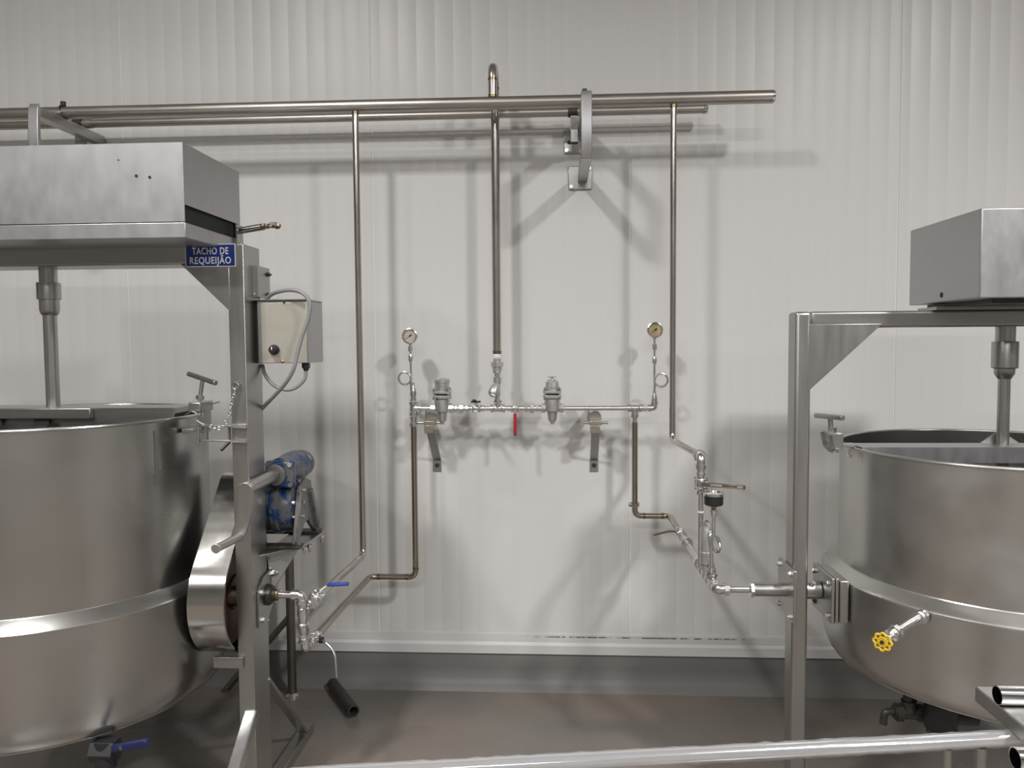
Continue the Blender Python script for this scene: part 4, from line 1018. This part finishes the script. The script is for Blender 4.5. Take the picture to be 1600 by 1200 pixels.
# ball valve blue
bv = thing('ball_valve', 'three-piece ball valve with short blue lever beside the left kettle post', 'valve', vin - Z1 * .03)
dv = (Vector((lx_, YH, zlow)) - vin).normalized()
up_ = (Z1 - dv * Z1.dot(dv)).normalized()
tp = three_piece_valve(bv, vin, dv, (up_ * .8 + X1 * .4).normalized(), .0155)
lv_ = MB().bar(tp, W(512, 913.5, 2.60), .013, .004, side=(0, 1, 0)).build('lever', 'galv', bv)
MB().bar(W(512, 913.6, 2.60), W(545, 912.3, 2.60), .018, .010, side=(0, 1, 0)).build('lever_sleeve', 'bluegrip', lv_, bevel=.003)
# fitting column
fcx = thing('fitting_column', 'zinc elbow and coupling column screwed to the left kettle bearing', 'fitting', (colx, YQ, W(480, 1012, ZQ).z))
zq = lambda v: W(474, v, ZQ).z
cq_ = lambda v: Vector((colx, YQ, zq(v)))
ex = W(463, 925, ZQ).x
b = MB(); elbow(b, (colx - .004, YQ, ztr), -X1, -Z1, .0165, .030); b.build('elbow', 'galv', fcx)
MB().cyl((W(428, 928, ZQ).x, YQ, ztr), (colx - .03, YQ, ztr), .0125, n=20).build('nipple', 'galv', fcx)
b = MB(); coupler(b, cq_(942), Z1, .0165, .026); b.build('coupling', 'galv', fcx)
b = MB(); b.lathe(cq_(948), -Z1, [(.016, 0), (.020, .004), (.020, .030), (.0165, .036), (.0165, .056), (.0195, .060), (.0195, .072), (.015, .076)], 22, closed=True); b.build('body', 'galv', fcx)
b = MB(); tee(b, cq_(949), Z1, ve * 0 + (vin - cq_(949)), .0165, .045); b.build('tee', 'galv', fcx)
b = MB(); b.cyl(cq_(949), vin - dv * .03, .0125, n=18); b.hexnut(cq_(949) + (vin - cq_(949)) * .45, vin - cq_(949), .0175, .012, 8); b.build('branch', 'galv', fcx)
b = MB(); b.hexnut(cq_(984), Z1, .020, .012, 8); b.cyl(cq_(978), cq_(1000), .0125, n=20); b.hexnut(cq_(990), Z1, .017, .010, 8); b.build('nipple', 'galv', fcx)
b = MB(); coupler(b, cq_(998), Z1, .0155, .026); b.build('coupling', 'galv', fcx)
bot = Vector((colx + .006, YQ, zq(1013)))
# left bearing flange
lb_ = thing('trunnion_bearing', 'bolted steel flange with brass hub on the right side of the left post', 'bearing', (pxr + .02, YQ, ztr - .08))
xp = pxr + .0005; zc_ = ztr - .005
pts = [Vector((xp, YQ - .075, zc_ - .085)), Vector((xp, YQ + .005, zc_ - .08)), Vector((xp, YQ + .075, zc_ - .02)), Vector((xp, YQ + .075, zc_ + .05)), Vector((xp, YQ + .05, zc_ + .085)), Vector((xp, YQ - .03, zc_ + .075)), Vector((xp, YQ - .075, zc_ + .04))]
MB().prism(pts, (.008, 0, 0)).build('flange_plate', 'frame', lb_, bevel=.001)
for dy, dz in ((-.055, .03), (.045, .065), (-.05, -.065), (.05, -.03)):
    b = MB(); b.hexnut((xp + .0125, YQ + dy, zc_ + dz), X1, .010, .009); b.cyl((xp + .008, YQ + dy, zc_ + dz), (xp + .03, YQ + dy, zc_ + dz), .005, n=10); b.build('bolt', 'galv', lb_)
MB().lathe((xp + .0085, YQ, ztr), X1, [(.035, 0), (.037, .006), (.030, .018), (.022, .02), (.020, .034)], 28, closed=True).build('hub', 'darkmetal', lb_)
MB().lathe((xp + .022, YQ, ztr), X1, [(.018, 0), (.020, .004), (.019, .024), (.014, .028)], 22, closed=True).build('brass_bush', 'brass', lb_)

# manifold leg, left
LMR = .0132
mlx = mp(646).x; zb_l = W(600, 901, ZM).z; xe_ = W(578, 903, ZM).x
lp = thing('drain_pipe', 'brownish pipe dropping from the manifold left end, then running forward', 'pipe', (mlx, YM, zb_l))
dirl = (Vector((xe_, YM, zb_l)) - (bot + Z1 * .0)).normalized()
vd = bot + dirl * .075
MB().run([mp(646, -.078), (mlx, YM, zb_l), (xe_, YM, zb_l), bot + dirl * .115], LMR, .035, 20, 8).build('pipe', 'warm', lp)
weld([((mlx, YM, zb_l + .04), Z1, LMR), ((mlx - .04, YM, zb_l), X1, LMR), ((xe_ + .04, YM, zb_l), X1, LMR)], lp)
b = MB(); elbow(b, bot, Z1, dirl, .0165, .034); b.build('bottom_elbow', 'galv', fcx)
bv = thing('ball_valve', 'low ball valve with bent bare rod lever at the bottom of the left column', 'valve', vd - Z1 * .03)
upl = (X1 - dirl * X1.dot(dirl)).normalized()
tp = three_piece_valve(bv, vd, dirl, upl, .0135)
MB().run([tp, W(508, 1003, 2.6), W(523, 1018, 2.58), W(526, 1059, 2.56)], .0045, .03, 10).build('lever_rod', 'frame', bv)
b = MB(); b.hexnut(tp, upl, .011, .014); b.build('handle_nut', 'black', bv)

# right drop pipe with valve column
rx_ = W(1051.5, 420, ZH).x; hz = on_header(rx_); zel = W(1051, 688, ZH).z
zvx = 2.655; cxr = W(1095, 780, zvx).x; zel2 = W(1090, 714, zvx).z
dp = thing('drop_pipe', 'tall right drop pipe from the steam header, bending forward to the lever valve', 'pipe', (rx_, YH, zel))
MB().run([(rx_, YH, hz.z - HR + .003), (rx_, YH, zel), (cxr, zvx - 3.5 + .05, zel2 + .002)], .0130, .04, 20, 8).build('pipe', 'pipe', dp)
weld([((rx_, YH, hz.z - HR - .004), Z1, .0135)], dp)
vy = zvx - 3.5; zr_ = lambda v: W(1095, v, zvx).z; cr_ = lambda v: Vector((cxr, vy, zr_(v)))
rc = thing('riser_column', 'zinc elbow and slim riser pipe below the right drop pipe', 'pipe', cr_(880))
b = MB(); elbow(b, (cxr, vy, zel2), Y1, -Z1, .0160, .036); b.hexnut((cxr, vy + .03, zel2), Y1, .0225, .016, 8); b.build('elbow', 'galv', rc)
b = MB(); coupler(b, cr_(736), Z1, .0145, .024); b.build('coupling', 'galv', rc)
MB().cyl(cr_(765), cr_(886), .0092, n=20).build('riser', 'galv', rc)
b = MB(); b.cyl(cr_(798), cr_(801), .0102, n=20); b.build('joint_ring', 'white', rc)
lv = thing('ball_valve', 'three-piece ball valve with long brown slotted lever under the right drop pipe', 'valve', cr_(768))
tp = three_piece_valve(lv, cr_(755), Z1, (X1 * .35 - Y1).normalized(), .0125)
h0, h1 = W(1106, 757, zvx - .03), W(1163, 761.5, zvx - .03)
b = MB(); hd_ = (h1 - h0).normalized(); hu = Vector((-hd_.z, 0, hd_.x))
for s in (-1, 1): b.bar(h0 + hu * (s * .0055), h1 + hu * (s * .0055), .004, .004)
b.bar(h0 + hd_ * .048, h0 + hd_ * .098, .008, .004, side=hu); b.bar(h1 - hd_ * .004, h1 + hd_ * .004, .014, .004, side=hu); b.bar(h0 - hd_ * .022, h0 + hd_ * .008, .014, .004, side=hu)
b.build('lever', 'olive', lv, bevel=.0015)

# right trunnion feed line
tzr = tz; TYr = TY
fxr = W(1120, 921, ZR).x
rp = thing('drain_pipe', 'brownish pipe dropping from the manifold right end, with elbow and union', 'pipe', (PX(993.5, 740), YM, W(1000, 806, ZM).z))
mrx = mp(992).x; zrb = W(1020, 806, ZM).z; xer = W(1046, 807, ZM).x
el = Vector((fxr, TYr, tzr))
dirr = (Vector((xer, YM, zrb)) - el).normalized()
vrr = el + dirr * ((Vector((xer, YM, zrb)) - el).length * .70)
MB().run([mp(992, -.062), (mrx, YM, zrb), (xer, YM, zrb), vrr + dirr * .035], .0125, .03, 20, 8).build('pipe', 'warm', rp)
b = MB(); b.hexnut((mrx, YM, W(993, 788, ZM).z), Z1, .0205, .016, 8); b.ball((mrx - .018, YM - .006, W(993, 788, ZM).z), .010); b.build('union', 'warm', rp)
weld([((mrx + .04, YM, zrb), X1, .0125), ((xer - .03, YM, zrb), X1, .0125)], rp)
rv = thing('ball_valve', 'ball valve with thin bent rod lever on the slanted right feed line', 'valve', vrr - Z1 * .03)
upr = (Z1 * .8 - X1 * .5); upr = (upr - dirr * upr.dot(dirr)).normalized()
tp = three_piece_valve(rv, vrr, dirr, upr, .0125)
zz_ = vrr.y + 3.5
MB().run([tp, W(1060, 831, zz_), W(1047, 829.5, zz_), W(1021, 836, zz_)], .0045, .02, 10).build('lever_rod', 'olive', rv)
ff = thing('feed_line', 'zinc tees and elbow line running to the right kettle bearing', 'pipe', el - Z1 * .03)
MB().cyl(el + dirr * .03, vrr - dirr * .03, .0120, n=20).build('pipe', 'galv', ff)
def onl(k): return el + dirr * k
Lf = (vrr - el).length
for k in (.42, .80):
    b = MB(); union(b, onl(Lf * k), dirr, .0135); b.build('union', 'galv', ff)
ct = Vector((cxr, vy, 0)); kt = (vy - el.y) / dirr.y; tpos = onl(kt)
b = MB(); tee(b, tpos, dirr, Z1, .0165, .06); b.build('tee', 'galv', ff)
g_k = kt * .45; gpos = onl(g_k)
b = MB(); tee(b, gpos, dirr, Z1, .0165, .05); b.build('tee', 'galv', ff)
b = MB(); elbow(b, el, dirr, X1, .0170, .036); b.hexnut(el + X1 * .03, X1, .022, .014, 8); b.build('elbow', 'galv', ff)
MB().cyl(el + X1 * .03, (W(1171, 921, ZR).x, TYr, tzr), .0112, n=20).build('nipple', 'galv', ff)
# air vent / trap standing on the line
zv_ = gpos.y + 3.5 + .03
av = thing('air_vent', 'upright silver air vent cylinder with domed cap on the right feed line', 'vent', (W(1104, 880, zv_).x, gpos.y + .03, gpos.z + .02))
ax = W(1103.5, 850, zv_).x; ay = gpos.y + .03; az = lambda v: W(1103, v, zv_).z
b = MB(); b.lathe((ax, ay, 0), Z1, [(.012, gpos.z + .012), (.012, az(882)), (.0205, az(880)), (.0205, az(868)), (.0225, az(867)), (.0225, az(862)), (.0205, az(861)), (.0195, az(828)), (.0165, az(825)), (.016, az(822)), (.012, az(821))], 24, closed=True); b.build('vent_body', 'cast', av)
b = MB(); b.hexnut((ax, ay, az(819)), Z1, .016, .012, 8); b.lathe((ax, ay, az(817)), Z1, [(.011, 0), (.011, .006), (.006, .011), (0, .012)], 16); b.build('vent_cap', 'galv', av)
# siphon with face-up gauge
zg = gpos.y + 3.5 - .015; gxx = W(1115, 800, zg).x
sp = thing('siphon_tube', 'looped zinc siphon tube carrying the black gauge on the right feed line', 'tube', gpos + Z1 * .02)
P_ = lambda u, v, dz=0: W(u, v, zg + dz)
pts = spline([gpos + Z1 * .024, P_(1111.5, 890), P_(1111.5, 865, .0), P_(1109.5, 845, .005), P_(1110, 835, .01), P_(1114, 832, .02), P_(1120, 838, .02), P_(1124, 850, .015), P_(1123, 860, 0), P_(1118, 860, -.012), P_(1114.5, 848, -.015), P_(1114.5, 832, -.012), P_(1115, 815, -.005), P_(1115, 800, 0)], 8)
MB().sweep(pts, .0062, 12).build('coil', 'galv', sp)
b = MB(); gt = P_(1115, 803); b.lathe(gt, Z1, [(.006, -.012), (.0085, -.008), (.011, .006), (.011, .014), (.007, .016)], 16, closed=True); b.build('flare_nut', 'galv', sp)
b = MB(); b.lathe(gpos + Z1 * .03, Z1, [(.014, 0), (.014, .012), (.010, .018), (.010, .03), (.006, .036)], 16, closed=True); b.build('reducer', 'galv', sp)
gg = thing('pressure_gauge', 'black cased pressure gauge lying face up beside the slotted lever valve', 'gauge', gt + Z1 * .017)
gc = P_(1115, 780); gc = Vector((gt.x, gt.y, gc.z))
b = MB(); b.lathe((gc.x, gc.y, 0), Z1, [(.006, gt.z + .0165), (.009, gt.z + .019), (.009, gc.z - .024), (.012, gc.z - .022)], 14, closed=True); b.build('stem', 'brass', gg)
MB().lathe((gc.x, gc.y, gc.z), Z1, [(0, -.0235), (.012, -.0235), (.028, -.019), (.031, -.016), (.0315, .012), (.0315, .016)], 36).build('case', 'black', gg, ang=30)
MB().lathe((gc.x, gc.y, gc.z), Z1, [(.0312, .0125), (.0335, .0130), (.0335, .0215), (.0300, .0225), (.0285, .018)], 36).build('bezel_ring', 'shiny', gg, ang=30)
MB().lathe((gc.x, gc.y, gc.z + .0165), Z1, [(.030, 0), (.030, .0008), (0, .0008)], 32).build('dial', 'dial', gg)

# ------------------------------------------------------------------ groups for the remaining repeats
GROUPS = {'kettle': 'steam kettles', 'kettle_stand': 'kettle portal stands', 'agitator': 'kettle agitators', 'bridge_bar': 'bridge bars over the kettles',
          'rim_clamp': 'T handle rim clamps', 'drive_housing': 'drive cover boxes on the stands', 'trunnion_bearing': 'kettle trunnion bearings',
          'ball_valve': 'ball valves on the pipework', 'drop_pipe': 'drop pipes from the steam header', 'drain_pipe': 'pipes dropping from the manifold',
          'power_cable': 'grey cables of the control box', 'steel_tube': 'loose bright tubes on the foreground stand'}
for o in COL.objects:
    s = o.name.split('.')[0]
    if o.parent is None and s in GROUPS and 'label' in o: o['group'] = GROUPS[s]
